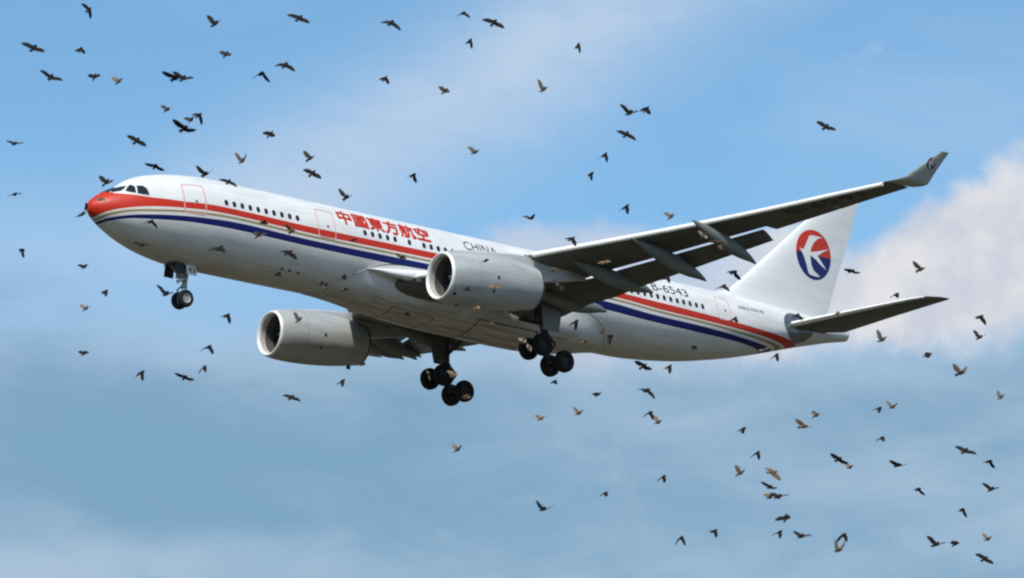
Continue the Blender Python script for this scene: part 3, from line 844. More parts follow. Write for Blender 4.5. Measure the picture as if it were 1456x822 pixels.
def nose_gear():
    c = Vector((7.12, 0, -4.78)); top = Vector((7.45, 0, -2.4))
    b = MB().tube(c + Vector((.10, 0, .75)), top, .15, .17, 14)
    b.tube(c + Vector((.10, 0, .95)), c + Vector((.10, 0, .70)), .2, .2, 14)
    b.tube(c + Vector((.13, 0, 1.0)), (5.9, 0, -2.55), .085, .085, 10)
    b.box(c + Vector((.05, 0, 1.25)), .32, .42, .22)
    G = b.build("nose_landing_gear", M_STRUT, PLANE)
    MB().tube(c, c + Vector((.10, 0, .8)), .10, .10, 12).build("oleo_strut", M_CHROME, G)
    MB().tube(c + Vector((0, -.42, 0)), c + Vector((0, .42, 0)), .08, .08, 10).build("axle", M_STRUTD, G)
    for l in (-.36, .36): link("wheel", WH_N, G, c + Vector((0, l, 0)))
    MB().tube(c + Vector((-.1, 0, .1)), c + Vector((-.42, 0, .5)), .05, .05, 8).tube(c + Vector((-.42, 0, .5)), c + Vector((.02, 0, .9)), .05, .05, 8).build("torque_link", M_STRUT, G)
    for l in (-.2, .2):
        MB().tube(c + Vector((-.18, l, 1.12)), c + Vector((-.30, l, 1.12)), .12, .13, 14).build("taxi_light", M_LAMP, G)
    # bay doors: two plates hanging at the sides, dark inside
    for side in (-1, 1):
        for x0, x1, zt, zb, m, nm in ((6.98, 7.72, -2.72, -3.36, M_WHITE, "gear_door"), (6.12, 6.80, -2.66, -3.42, M_STRUTD, "gear_door")):
            o = side * .50
            V = [(x0, o, zt), (x1, o, zt), (x1, o * 1.25, zb), (x0, o * 1.25, zb)]; V += [(x, y + side * .04, z) for x, y, z in V]
            part(nm, V, [(0, 1, 2, 3), (7, 6, 5, 4), (0, 4, 5, 1), (1, 5, 6, 2), (2, 6, 7, 3), (3, 7, 4, 0)], m, G, smooth=False)
    bm = text_bm("43", .50, 0, 0, 0, .52)
    bm_part("door_number", bm, lambda u, v: (7.09 + u, -.50 * (1 + .25 * (.52 - v) / .70) - .06, -3.22 + v), M_INK, G)
    MB().box((6.95, 0, -2.81), 2.0, .86, .06).build("wheel_bay", M_DARK, G, smooth=False)
nose_gear()
# main wheel wells, dark, in the wing root underside
BIRDS=[
("d",(-72.44,-115.48,34.65),(0.116,0.038,0.118),(-0.289,0.121,0.127),(0.227,-0.22,-0.095),'dark bird with wings spread wide, in the upper left corner, nearest the left edge'),
("d",(-49.72,-80.36,48.59),(0.097,0.029,0.137),(-0.026,0.326,0.047),(0.077,-0.255,-0.196),'dark bird with wings arched down, in the upper left, level with the corner bird'),
("d",(-51.53,-83.81,48.83),(0.12,0.022,0.119),(-0.249,0.061,0.224),(0.144,0.032,-0.296),'dark bird with wings spread wide, cut by the top edge in the upper left'),
("d",(-71.94,-115.57,33.93),(0.101,0.07,0.117),(-0.267,0.09,0.182),(0.288,-0.155,-0.045),'dark bird with wings spread wide, below the upper left corner bird'),
("d",(-50.44,-82.63,46.8),(0.073,0.015,0.153),(-0.097,0.277,0.151),(0.061,-0.324,0.004),'dark bird with raised wings, beside a paler bird in the upper left'),
("t",(-49.6,-82.94,46.72),(0.109,-0.04,0.124),(-0.16,0.203,0.206),(0.045,-0.32,0.064),'pale bird with raised wings, in the upper left, third along its row'),
("d",(-72.62,-122.58,32),(-0.024,-0.165,0.033),(-0.278,0.119,0.153),(-0.014,-0.327,-0.04),'dark bird with raised wings, left of the overlapping pair high above the nose'),
("d",(-65.89,-112.53,35.94),(0.114,0.049,0.117),(-0.263,0.098,0.184),(0.184,-0.274,-0),'dark bird with raised wings, right of the overlapping pair high above the nose'),
("t",(-46.63,-81.64,46.57),(0.02,-0.164,0.039),(-0.136,0.221,0.204),(0.029,-0.329,-0),'pale bird with raised wings, just above the tight trio over the nose'),
("m",(-61.42,-107.24,39.92),(0.12,-0.003,0.12),(-0.23,0.051,0.246),(0.049,-0.32,0.064),'dark bird with paler raised wings, at the top edge, straight above the cockpit roof'),
("d",(-62.83,-113.69,38.06),(0.124,0.024,0.114),(-0.29,0.158,0.099),(0.254,-0.178,-0.112),'dark bird, at the top edge, first right of the raised wing bird'),
("m",(-44.67,-82.52,48.92),(0.084,-0.042,0.142),(-0.095,0.258,0.183),(0.05,-0.32,-0.065),'dark bird with paler raised wings, stubby, under the raised wing bird near the top'),
("d",(-61.1,-110.52,37.85),(0.115,0.04,0.119),(-0.137,0.295,0.053),(0.276,-0.132,-0.14),'dark bird with wings spread wide, upper of two close birds above the front fuselage'),
("d",(-62.77,-111.8,36.92),(-0.036,-0.166,0.008),(-0.15,0.278,-0.095),(0.249,-0.084,-0.213),'dark bird with wings arched down, lower of two close birds above the front fuselage'),
("d",(-62.85,-118.12,36.74),(0.121,0.05,0.108),(-0.108,0.299,0.088),(0.264,-0.118,-0.172),'dark bird with wings spread wide, near the top edge, left of the top centre birds'),
("d",(-38.32,-88.84,50.27),(0.141,0.029,0.09),(-0.023,0.326,-0.045),(0.264,-0.132,-0.155),'dark bird with wings arched down, cut by the top edge near the centre'),
("d",(-57.38,-115.58,38.62),(0.114,0.014,0.126),(-0.277,0.169,0.101),(0.275,-0.16,-0.118),'dark bird with wings spread wide, near the top centre, widest wings of three'),
("d",(-39.4,-90.7,48.45),(0.117,0.019,0.122),(-0.041,0.314,-0.094),(0.057,-0.106,-0.307),'dark bird with wings arched down, a dark chevron under the top centre pair'),
("d",(-40.06,-86.35,47.96),(0.111,0.013,0.128),(-0.019,0.322,0.068),(0.061,-0.213,-0.244),'dark bird with spread wings, above the Chinese characters, high in the pale cloud streak'),
("m",(-39.1,-88.83,47.05),(0.112,-0.046,0.119),(-0.1,0.205,0.239),(0.002,-0.316,-0.096),'dark bird with paler raised wings, right of a stubby bird in the pale streak'),
("d",(-35.18,-91.81,48.89),(0.096,0.018,0.139),(0.083,0.319,-0.013),(0.036,-0.107,-0.31),'dark bird with wings arched down, alone at top, right of centre, a compact blob'),
("t",(-53.98,-113.58,37.83),(0.131,0.029,0.104),(-0.173,0.014,0.296),(-0.008,-0.33,0.013),'pale bird with raised wings, in the pale streak, below the lone blob bird'),
("d",(-59.25,-123.94,33.49),(0.134,0.038,0.098),(-0.229,0.095,0.228),(0.051,-0.325,-0.022),'dark bird with raised wings, left of the touching pair above the port wing'),
("d",(-32.54,-92.61,46.75),(0.033,-0.135,0.098),(-0.04,0.326,0.035),(0.021,-0.25,-0.215),'dark bird with wings arched down, right of the touching pair above the port wing'),
("d",(-52.67,-115.82,36.16),(0.117,0.036,0.118),(-0.108,0.265,0.165),(0.265,-0.16,-0.145),'dark bird with wings spread wide, just below the touching pair above the port wing'),
("d",(-32.18,-89.72,45.73),(0.127,0.012,0.113),(-0.185,0.223,-0.184),(0.058,-0.115,-0.304),'dark bird with wings arched down, chevron shaped, midway up above the wing root'),
("d",(-33.97,-91.12,44.3),(-0.01,-0.164,0.043),(0.058,0.324,0.017),(-0.058,-0.174,-0.274),'dark bird with wings arched down, small, below a chevron bird above the wing root'),
("m",(-36.12,-90.27,42.39),(0.155,-0.007,0.07),(-0.179,0.253,0.112),(-0.061,-0.311,0.094),'dark bird with paler raised wings, over the small cloud above the port engine'),
("d",(-33.78,-92.93,42.66),(0.127,-0.034,0.108),(-0.181,0.216,-0.176),(0.008,-0.13,-0.303),'dark bird with wings arched down, chevron shaped, close above the port wing leading edge'),
("t",(-30.42,-91.52,43.22),(0.114,-0.04,0.12),(-0.184,0.186,0.201),(-0.042,-0.324,0.047),'pale bird with raised wings, closest above the middle of the port wing'),
("d",(-52.46,-80.55,44.35),(0.13,0.063,0.09),(-0.221,0.215,0.118),(0.287,-0.184,0.046),'dark bird with raised wings, cut by the left edge, upper of two'),
("d",(-50.68,-77.66,43.42),(0.147,0.041,0.075),(-0.199,0.246,-0.094),(0.189,-0.271,0.001),'dark bird with wings spread wide, cut by the left edge, lower of two'),
("d",(-62.19,-104.35,36.82),(0.113,0.013,0.126),(-0.212,0.175,0.183),(0.288,-0.138,-0.118),'dark bird with wings spread wide, above the cockpit, upper of a slanting two'),
("d",(-58.08,-98.97,38.08),(-0.034,-0.163,0.036),(-0.293,0.154,0.091),(0.249,-0.186,-0.111),'dark bird with wings spread wide, low over the cockpit roof'),
("m",(-52.22,-86.56,41.53),(0.071,-0.091,0.134),(-0.208,0.086,0.241),(0.131,-0.299,0.05),'dark bird with paler raised wings, just in front of the cockpit windscreen'),
("b",(-49.35,-81.64,42.58),(0.101,0.08,0.111),(-0.023,0.322,0.069),(-0.003,-0.298,-0.142),'brown bird with half folded wings, against the red nose'),
("d",(-74.43,-125.9,29.53),(0.007,-0.167,0.034),(-0.252,0.083,0.215),(0.173,-0.277,-0.049),'dark bird with raised wings, lowest and widest of the tight trio over the nose'),
("m",(-45.36,-81.34,46.5),(0.102,0.008,0.136),(-0.127,0.275,0.131),(0.051,-0.287,0.155),'dark bird with paler raised wings, paler middle one of the tight trio over the nose'),
("d",(-51.36,-91.07,43.07),(0.131,0.022,0.106),(-0.083,0.303,0.1),(0.162,0.007,-0.297),'dark bird with wings spread wide, highest of the tight trio over the nose'),
("d",(-44.73,-85.71,45),(0.073,-0.096,0.122),(-0.127,0.278,0.124),(0.019,-0.309,-0.113),'dark bird with spread wings, high above the front cabin windows, alone'),
("t",(-57.72,-103.36,37.3),(0.121,0.042,0.112),(-0.22,0.056,0.249),(-0.013,-0.279,0.176),'pale bird with raised wings, above the first door, upper of two raised wing birds'),
("m",(-65.37,-113,33.16),(-0.012,-0.166,0.033),(-0.233,0.069,0.231),(0.091,-0.296,0.115),'dark bird with paler raised wings, just above the fuselage roof over the first door'),
("d",(-52.01,-94.02,39.87),(0.115,0.06,0.11),(-0.22,0.222,0.107),(0.278,-0.137,-0.13),'dark bird with wings spread wide, touching the fuselage roof edge behind the first door'),
("t",(-49.38,-94.98,40.98),(0.037,-0.154,0.062),(-0.204,0.043,0.267),(-0.005,-0.328,0.035),'pale bird with raised wings, above the second door, upper of two'),
("d",(-53.38,-100.91,38.3),(0.116,-0.008,0.124),(-0.178,0.219,0.172),(0.276,-0.148,-0.119),'dark bird with wings spread wide, above the second door, lower of two'),
("t",(-57.84,-109.1,34.8),(-0.019,-0.162,0.047),(-0.208,0.052,0.265),(0.002,-0.329,0.027),'pale bird with raised wings, just above the first Chinese character'),
("d",(-38.16,-85.66,44.72),(0.021,-0.166,0.032),(-0.091,0.315,-0.041),(0.092,-0.127,-0.29),'dark bird with wings arched down, above the last Chinese characters'),
("t",(-37.88,-89.1,44.86),(0.136,-0.055,0.085),(-0.184,0.139,0.236),(-0.035,-0.326,0.035),'pale bird with raised wings, high in the sky above the port engine'),
("d",(-50.8,-78.62,41.02),(0.009,-0.17,0.002),(0.016,0.312,0.107),(0.015,-0.155,-0.291),'dark bird with spread wings, at the left edge, below nose level'),
("d",(-47.41,-77.47,41.24),(0.122,0.042,0.111),(-0.1,0.285,0.133),(-0.02,-0.329,0.007),'dark bird with raised wings, under the nose, highest left of the nose gear'),
("d",(-49.5,-80.86,42.43),(0.012,0.008,0.169),(0.113,0.307,-0.04),(-0.109,-0.311,0.026),'dark bird with half folded wings, upright at the very tip of the red nose'),
("d",(-49.46,-80.51,42.23),(0.111,0.029,0.126),(-0.064,0.32,-0.049),(-0.021,-0.327,-0.038),'dark bird with spread wings, in front of the nose tip, the lower one'),
("d",(-46.45,-80.51,42.51),(0.129,0.051,0.098),(-0.257,0.194,-0.091),(0.252,-0.088,-0.211),'dark bird with wings arched down, on the blue stripe behind the nose'),
("d",(-48.61,-83.37,40.59),(0.113,0.073,0.104),(-0.284,0.147,0.097),(0.163,-0.287,-0.004),'dark bird with raised wings, on the white chin ahead of the nose gear'),
("d",(-47.93,-79.87,39.67),(0.13,0.026,0.106),(0.042,0.315,0.088),(-0.083,-0.22,-0.232),'dark bird with half folded wings, small, left of the nose wheels'),
("t",(-47.11,-77.2,39.72),(0.119,0.041,0.115),(-0.101,0.242,0.201),(-0.014,-0.328,0.036),'pale bird with raised wings, left of the nose wheels, below a small dark one'),
("d",(-67.52,-114.58,29.05),(0.126,0.071,0.088),(-0.238,0.079,0.23),(0.027,-0.327,-0.034),'dark bird with raised wings, touching the nose wheels on their left'),
("d",(-47.52,-77.87,37.79),(0.122,0.031,0.114),(-0.051,0.296,0.137),(0.013,-0.328,-0.036),'dark bird with half folded wings, low on the left, alone below the nose gear'),
("d",(-45.08,-78.06,37.4),(0.036,-0.157,0.055),(-0.067,0.296,-0.129),(0.03,-0.097,-0.314),'dark bird with wings arched down, low on the left, leftmost of its row of four'),
("d",(-58.28,-101.39,30.71),(-0.029,-0.165,0.029),(-0.281,0.142,0.139),(0.157,-0.28,-0.076),'dark bird with wings spread wide, lowest of three birds left of the starboard engine'),
("d",(-51.85,-92.86,34.39),(0.148,0.029,0.078),(-0.225,0.196,-0.16),(0.113,-0.169,-0.26),'dark bird with wings arched down, upper of three left of the starboard engine'),
("d",(-45.07,-82.28,36.79),(0.132,0.026,0.104),(-0.041,0.269,-0.187),(-0.053,-0.237,-0.223),'dark bird with wings arched down, middle of three left of the starboard engine'),
("d",(-44.77,-83.26,38.62),(0.143,0.002,0.093),(-0.148,0.293,-0.034),(0.117,-0.077,-0.299),'dark bird with wings arched down, nearest the starboard engine intake'),
("t",(-43.65,-86.28,38.04),(0.119,-0.011,0.121),(-0.177,0.032,0.285),(-0.055,-0.324,0.028),'pale bird with raised wings, against the starboard engine cowling'),
("d",(-50.14,-95.34,32.46),(0.134,0.029,0.101),(-0.143,0.27,0.125),(0.28,-0.167,-0.09),'dark bird with wings spread wide, below the starboard engine, wide winged'),
("d",(-41.08,-85.43,36.31),(0.143,-0.001,0.093),(-0.007,0.321,-0.078),(-0.089,-0.19,-0.254),'dark bird with wings arched down, below the tail end of the starboard engine'),
("d",(-40.32,-85.63,37.06),(0.12,0.053,0.108),(0.04,0.32,0.068),(-0.088,-0.294,-0.122),'dark bird with half folded wings, touching the rear bottom of the starboard engine'),
("d",(-33.49,-90.95,35.98),(-0.013,-0.168,0.024),(-0.005,0.321,0.074),(-0.027,-0.327,0.034),'dark bird with half folded wings, right of and below the port main wheels'),
("t",(-32.3,-88.38,35.92),(0.149,-0.011,0.081),(-0.093,0.164,0.271),(-0.019,-0.317,0.09),'pale bird with raised wings, second from the port main wheels'),
("b",(-34.36,-88.71,35.34),(0.142,-0.004,0.094),(-0.027,0.258,0.204),(0.074,-0.318,0.048),'buff bird with raised wings, below the port main wheels'),
("t",(-36.34,-86.23,34.3),(0.119,-0.063,0.103),(-0.044,0.204,0.256),(0.008,-0.293,0.151),'pale bird with raised wings, alone below the starboard main wheels'),
("d",(-32.54,-87.24,37.32),(-0.034,-0.166,-0.01),(0.059,0.323,-0.036),(-0.081,-0.285,-0.146),'dark bird with half folded wings, clinging under the port main wheels'),
("d",(-51.09,-114.87,28.92),(0.152,0.036,0.067),(-0.057,0.313,0.086),(0.228,-0.121,-0.22),'dark bird with wings spread wide, below the rear belly, above an overlapping pair'),
("d",(-31.74,-91.84,35.39),(0.152,0.005,0.076),(-0.017,0.314,-0.101),(0.078,-0.162,-0.277),'dark bird with wings arched down, dark one of the overlapping pair below the rear belly'),
("t",(-30.73,-91.12,35.32),(0.149,-0.02,0.079),(-0.008,0.149,0.294),(0.01,-0.328,0.039),'pale bird with raised wings, pale one of the overlapping pair below the rear belly'),
("d",(-28.92,-89.26,33.81),(0.149,-0.003,0.081),(-0.006,0.309,-0.115),(-0.059,-0.194,-0.26),'dark bird with wings arched down, alone low in the centre right sky'),
("m",(-57.31,-117.94,24.06),(-0.036,-0.166,0.01),(-0.114,0.159,0.265),(0.234,-0.214,0.108),'dark bird with paler raised wings, lowest near the centre, left of a compact dark one'),
("d",(-31.35,-88.79,32.92),(0.155,0.016,0.069),(0.056,0.323,-0.035),(-0.115,-0.251,-0.18),'dark bird with half folded wings, compact, low in the sky right of centre'),
("d",(-31.35,-93.15,30.55),(0.14,0.03,0.092),(-0.127,0.178,-0.261),(0.117,-0.134,-0.278),'dark bird with wings arched down, at the bottom, leftmost of the bottom two'),
("d",(-27.77,-92.51,35.26),(0.036,-0.161,0.042),(-0.005,0.328,-0.034),(-0.127,-0.213,-0.217),'dark bird with wings arched down, at the top of the lower right cluster'),
("d",(-26.27,-91.6,34.72),(0.146,0.001,0.087),(-0.107,0.263,-0.168),(-0.009,-0.156,-0.291),'dark bird with wings arched down, above the clump in the lower right'),
("t",(-31.74,-96.86,32.27),(0.118,-0.088,0.084),(-0.142,0.035,0.304),(-0.013,-0.313,0.102),'pale bird with raised wings, left of the clump in the lower right'),
("b",(-41.05,-110.52,30.14),(0.089,-0.143,0.021),(-0.205,0.108,0.244),(0.163,-0.287,-0.003),'reddish bird with raised wings, below the tailplane, lower of two pale ones'),
("t",(-25.81,-94.39,35.74),(0.03,-0.158,0.054),(0.033,0.246,0.218),(-0.05,-0.322,0.049),'pale bird with half folded wings, below the tailplane, upper of two pale ones'),
("b",(-49.09,-118.06,26.24),(0.154,-0.069,0.02),(-0.002,0.273,0.185),(0.224,-0.135,-0.214),'rust brown bird with wings spread wide, uppermost of the clump in the lower right'),
("d",(-38.23,-105.76,29.38),(-0.028,-0.167,0.009),(-0.238,0.156,0.191),(0.044,-0.323,-0.053),'dark bird with raised wings, thin winged, second in the clump in the lower right'),
("b",(-25.72,-91.67,33.09),(0.058,-0.149,0.057),(-0.028,0.282,0.17),(-0.047,-0.307,0.112),'buff bird with raised wings, lowest left of the clump in the lower right'),
("d",(-52.15,-121.73,24.5),(0.156,0.005,0.068),(-0.018,0.288,0.16),(0.243,-0.235,0.059),'dark bird with raised wings, lowest right of the clump in the lower right'),
("d",(-41.72,-110.41,27.13),(0.082,0.026,0.147),(-0.244,0.229,-0.039),(-0.083,-0.317,-0.04),'dark bird with wings spread wide, large and round, below the clump in the lower right'),
("d",(-26.74,-93.34,31.35),(0.154,0,0.072),(-0.043,0.316,-0.085),(-0.095,-0.161,-0.272),'dark bird with wings arched down, under the large round one'),
("d",(-46.08,-115.94,25.11),(0.149,0.029,0.076),(-0.055,0.265,0.189),(0.242,-0.229,0.034),'dark bird with raised wings, right of an arched bird near the bottom'),
("d",(-28.83,-92.08,31.31),(0.152,-0.007,0.076),(-0.008,0.329,0.03),(-0.015,-0.183,-0.274),'dark bird with spread wings, near the bottom, right of the arched leftmost'),
("d",(-45.81,-117.46,24.94),(0.157,0.031,0.056),(-0.123,0.187,-0.262),(-0.05,-0.225,-0.236),'dark bird with wings arched down, upper of two whose wings form a ring'),
("b",(-49.05,-120.77,23.57),(-0.024,-0.168,0.014),(-0.041,0.063,0.321),(0.122,-0.184,0.264),'brown bird with raised wings, lower of two whose wings form a ring'),
("d",(-22.86,-94.67,36.41),(0.158,0,0.064),(0.024,0.329,-0.002),(-0.151,-0.171,-0.238),'dark bird, dark one of a close pair far below the tailplane tip'),
("t",(-24.71,-97.36,35.69),(0.156,-0.002,0.068),(-0.103,0.177,0.259),(0.011,-0.305,0.125),'pale bird with raised wings, pale one of a close pair far below the tailplane tip'),
("d",(-24.91,-96.96,34.56),(0.158,0.001,0.062),(0.091,0.316,-0.021),(-0.097,-0.251,-0.191),'dark bird with half folded wings, compact, below the close pair at right'),
("d",(-41.22,-112.32,28.75),(-0.007,-0.166,0.036),(-0.13,0.214,0.215),(0.252,-0.196,-0.12),'dark bird with wings spread wide, dark one touching a small pale bird, lower right'),
("b",(-23.69,-93.91,34.16),(0.153,0.001,0.075),(0.088,0.256,0.189),(-0.073,-0.319,0.04),'brown bird with half folded wings, small pale one at the wingtip of a dark bird'),
("d",(-37.76,-111.34,29.23),(0,-0.169,0.02),(-0.148,0.223,0.192),(0.233,-0.241,0.063),'dark bird with raised wings, between the touching pair and the right edge'),
("d",(-48.34,-125.11,25.75),(0.142,0.021,0.092),(-0.081,0.265,0.18),(0.245,-0.218,-0.071),'dark bird with wings spread wide, upper of three down the right edge'),
("d",(-19.74,-97.33,34.37),(-0.004,-0.17,0.01),(-0.021,0.329,-0.012),(0.178,-0.125,-0.248),'dark bird with wings arched down, second of three down the right edge'),
("d",(-32.34,-110.03,29.43),(0.141,0.01,0.095),(-0.221,0.156,0.21),(0.063,-0.323,0.019),'dark bird with raised wings, third of three down the right edge'),
("d",(-23.72,-97.63,32.69),(-0.036,-0.166,0.011),(0.047,0.322,0.053),(0.159,-0.198,-0.211),'dark bird with wings arched down, alone, lower right of centre cluster'),
("d",(-22,-98.13,32.08),(-0.036,-0.165,0.02),(-0.126,0.292,-0.088),(0.164,-0.097,-0.27),'dark bird with wings arched down, above the bottom right corner group'),
("d",(-44.39,-119.82,24.49),(0.15,-0.003,0.079),(-0.197,0.118,0.257),(0.227,-0.238,0.064),'dark bird with raised wings, leftmost of the bottom right corner group'),
("d",(-21.82,-97.53,30.92),(-0.002,-0.15,0.08),(0.074,0.292,0.134),(-0.066,-0.323,-0.008),'dark bird with half folded wings, stubby, second in the bottom right corner group'),
("t",(-19.98,-97.38,31.36),(0.152,-0.024,0.073),(-0.035,0.19,0.267),(-0.08,-0.311,0.076),'pale bird with raised wings, nearest the right edge at the bottom'),
("d",(-32.38,-109.69,27.15),(0.141,-0.021,0.093),(-0.222,0.169,0.183),(0.236,-0.195,-0.14),'dark bird with wings spread wide, lowest in the bottom right corner'),
("d",(-25.83,-96.47,40.87),(0.003,-0.168,0.023),(-0.133,0.275,0.125),(0.259,-0.219,-0.058),'dark bird with wings spread wide, on the cloud right behind the tail fin'),
("t",(-41.57,-116.45,33.91),(0.006,-0.167,0.031),(-0.187,0.077,0.269),(-0.067,-0.323,0.007),'pale bird with raised wings, on the bright cloud above the tailplane tip'),
("d",(-23,-95.84,40.58),(0.151,-0.024,0.075),(0.041,0.325,-0.036),(-0.101,-0.251,-0.189),'dark bird with half folded wings, perched over the tailplane leading edge'),
("d",(-31.21,-108.55,35.76),(0.152,-0.022,0.074),(0.058,0.319,0.064),(0.201,-0.107,-0.25),'dark bird with spread wings, dark one of two stacked near the right edge'),
("m",(-25.89,-103.14,37),(0.142,-0.011,0.092),(-0.182,0.083,0.27),(0.01,-0.329,0.03),'dark bird with paler raised wings, lower of two stacked near the right edge'),
("t",(-41.5,-114.64,32.07),(0.15,-0.012,0.079),(-0.142,0.023,0.313),(-0.084,-0.316,0.046),'pale bird with raised wings, just below the tailplane'),
("d",(-32.53,-107.35,34.45),(0.113,-0.127,0.052),(0.174,0.216,0.179),(-0.145,-0.256,-0.149),'dark bird with half folded wings, folded like a leaf below the tailplane tip'),
("t",(-44.09,-120.66,29.46),(0.025,-0.163,0.039),(-0.175,0.075,0.28),(0.044,-0.283,0.164),'large pale bird with raised wings, below the tailplane tip'),
("t",(-20.05,-98.3,36.61),(0.141,-0.005,0.095),(-0.009,0.125,0.305),(-0.035,-0.311,0.104),'pale bird with raised wings, cut by the right edge'),
("d",(-43,-113.85,38.81),(0.127,-0.005,0.113),(-0.238,0.14,0.183),(0.258,-0.204,-0.076),'dark bird with wings spread wide, alone in the blue above the tail fin'),
("d",(-33.95,-90.21,38.81),(0.144,-0.038,0.082),(-0.029,0.311,-0.106),(0.014,-0.02,-0.329),'dark bird with wings arched down, against the white rear belly fairing by the wing root'),
("t",(-39.06,-98.03,36.03),(0.109,-0.006,0.13),(-0.184,0.057,0.277),(-0.061,-0.308,0.103),'pale bird with raised wings, on the seam of the rear belly fairing'),
("d",(-33.15,-91.29,38.16),(0.004,-0.169,0.016),(0.063,0.301,0.119),(-0.039,-0.044,-0.325),'dark bird with spread wings, on the rear fuselage, beside a pale bird'),
("b",(-33.27,-89.89,38.24),(0.117,0.019,0.122),(0.076,0.321,0.01),(-0.106,-0.308,0.053),'brown bird with half folded wings, low on the rear belly fairing'),
("d",(-29.44,-91.7,38.28),(-0.006,-0.169,0.012),(0.078,0.303,0.105),(-0.095,-0.293,-0.119),'dark bird with half folded wings, small, low on the white rear fuselage'),
("d",(-39.37,-100.64,34.25),(0.051,-0.143,0.076),(-0.243,0.14,0.191),(0.186,-0.252,-0.102),'dark bird with wings spread wide, left of two just below the rear belly'),
("d",(-30.28,-91.22,37.49),(0.142,-0.015,0.092),(0.014,0.329,-0.02),(-0.039,-0.13,-0.301),'dark bird with wings arched down, right of two just below the rear belly'),
("d",(-28.65,-93.07,39.24),(0.138,0.012,0.098),(0.083,0.319,0.006),(-0.056,-0.257,-0.2),'dark bird with half folded wings, on the red stripe at the rear door'),
("d",(-27.52,-94.11,37.82),(0.144,0.003,0.09),(0.038,0.317,-0.084),(-0.042,-0.174,-0.277),'dark bird with wings arched down, under the tail where the stripes end'),
("d",(-41.63,-86.2,40.04),(-0.027,-0.167,0.02),(0.048,0.326,-0.009),(-0.073,-0.28,-0.158),'dark bird with half folded wings, just ahead of the belly fairing seam'),
("d",(-41.09,-85.54,39.79),(0.136,0.062,0.081),(0.075,0.321,-0.017),(-0.084,-0.295,-0.12),'dark bird with half folded wings, just behind the belly fairing seam'),
("d",(-40.46,-83.11,40.64),(0.105,0.085,0.103),(0.125,0.305,0.003),(-0.134,-0.301,-0.02),'dark bird with half folded wings, upper left of three tiny ones on the front belly'),
("d",(-41.32,-84.61,40.12),(0.115,0.078,0.097),(0.135,0.297,0.051),(-0.128,-0.297,-0.066),'dark bird with half folded wings, right one of three tiny ones on the front belly'),
("t",(-40.73,-83.75,40.21),(-0.057,-0.16,0.01),(0.102,0.273,0.154),(-0.106,-0.294,-0.106),'pale bird with half folded wings, pale lowest of three tiny ones on the front belly'),
("m",(-39.77,-87.24,40.88),(0.123,0.042,0.11),(-0.103,0.248,0.192),(-0.026,-0.295,-0.146),'dark bird with paler spread wings, on the blue stripe ahead of the port engine'),
("d",(-40.96,-85.82,41.64),(0.137,0.063,0.078),(0.069,0.315,0.068),(-0.065,-0.31,-0.093),'dark bird with half folded wings, on the red stripe below the Chinese characters'),
("d",(-37.58,-84.99,40.88),(0.14,0.049,0.083),(0.04,0.327,0.017),(-0.084,-0.277,-0.158),'dark bird with half folded wings, under the wing root beside the port intake'),
("d",(-38.08,-85.35,39.4),(-0.02,-0.169,-0.006),(0.029,0.313,0.1),(-0.05,-0.315,-0.083),'dark bird with half folded wings, low on the belly between the engines'),
("d",(-35.53,-85.66,40.74),(0.129,0.043,0.102),(0.066,0.32,0.048),(-0.079,-0.274,-0.166),'dark bird with half folded wings, on the port engine cowling, nearest the intake'),
("b",(-35.52,-87.33,40.47),(0.118,-0.022,0.12),(-0.021,0.309,0.115),(-0.021,-0.323,-0.066),'tan bird with half folded wings, in the middle of the port engine cowling'),
("b",(-36.2,-87.11,39.6),(0.131,0.015,0.107),(0.04,0.328,0.007),(-0.057,-0.312,-0.091),'brown bird with half folded wings, on the lower edge of the port engine'),
("d",(-36.94,-86.9,39.62),(0.132,0.065,0.085),(0.098,0.298,0.102),(-0.108,-0.294,-0.103),'dark bird with half folded wings, under the port engine, behind its intake'),
("b",(-35.78,-87.43,39),(-0.022,-0.165,0.032),(0.055,0.325,-0.005),(-0.051,-0.322,-0.053),'buff bird with half folded wings, on the belly below the port engine'),
("d",(-36.45,-86.07,40.33),(-0.06,-0.159,-0.006),(0.11,0.305,0.06),(-0.102,-0.297,-0.102),'dark bird with half folded wings, tiny, right behind the port intake lip'),
("d",(-35.09,-86.19,41.82),(0.137,0.06,0.08),(0.09,0.316,0.026),(-0.061,-0.319,-0.061),'dark bird with half folded wings, on top of the port engine cowling'),
("t",(-70.55,-135.18,24.41),(-0.087,-0.143,0.028),(-0.137,0.001,0.312),(-0.094,-0.31,-0.066),'pale bird with raised wings, long, in the dark behind the port engine'),
("b",(-33.31,-88.02,41.37),(0.144,0.007,0.09),(-0.006,0.322,-0.071),(-0.058,-0.325,0.009),'tan bird with spread wings, under the wing behind the port pylon'),
("b",(-33.79,-91.74,40.8),(0.133,-0.038,0.098),(-0.09,0.316,0.028),(0.007,-0.328,-0.033),'tan bird with spread wings, on the second flap track fairing'),
("d",(-35.03,-91.31,41.56),(0.142,-0.035,0.086),(-0.064,0.314,0.077),(0.114,-0.146,-0.273),'dark bird with spread wings, touching the inboard wing leading edge'),
("d",(-32.09,-93.24,40.2),(0.136,-0.003,0.102),(-0.027,0.316,-0.09),(-0.013,-0.217,-0.249),'dark bird with wings arched down, over the registration on the rear fuselage'),
("d",(-39.5,-105.48,36.51),(0.008,-0.169,0.016),(-0.017,0.32,0.08),(0.225,-0.112,-0.233),'dark bird with wings spread wide, upper of two by the base of the tail fin'),
("d",(-31.82,-96.08,39.32),(0.15,-0.006,0.08),(-0.204,0.228,-0.14),(0.146,-0.221,-0.197),'dark bird with wings arched down, lower of two by the base of the tail fin'),
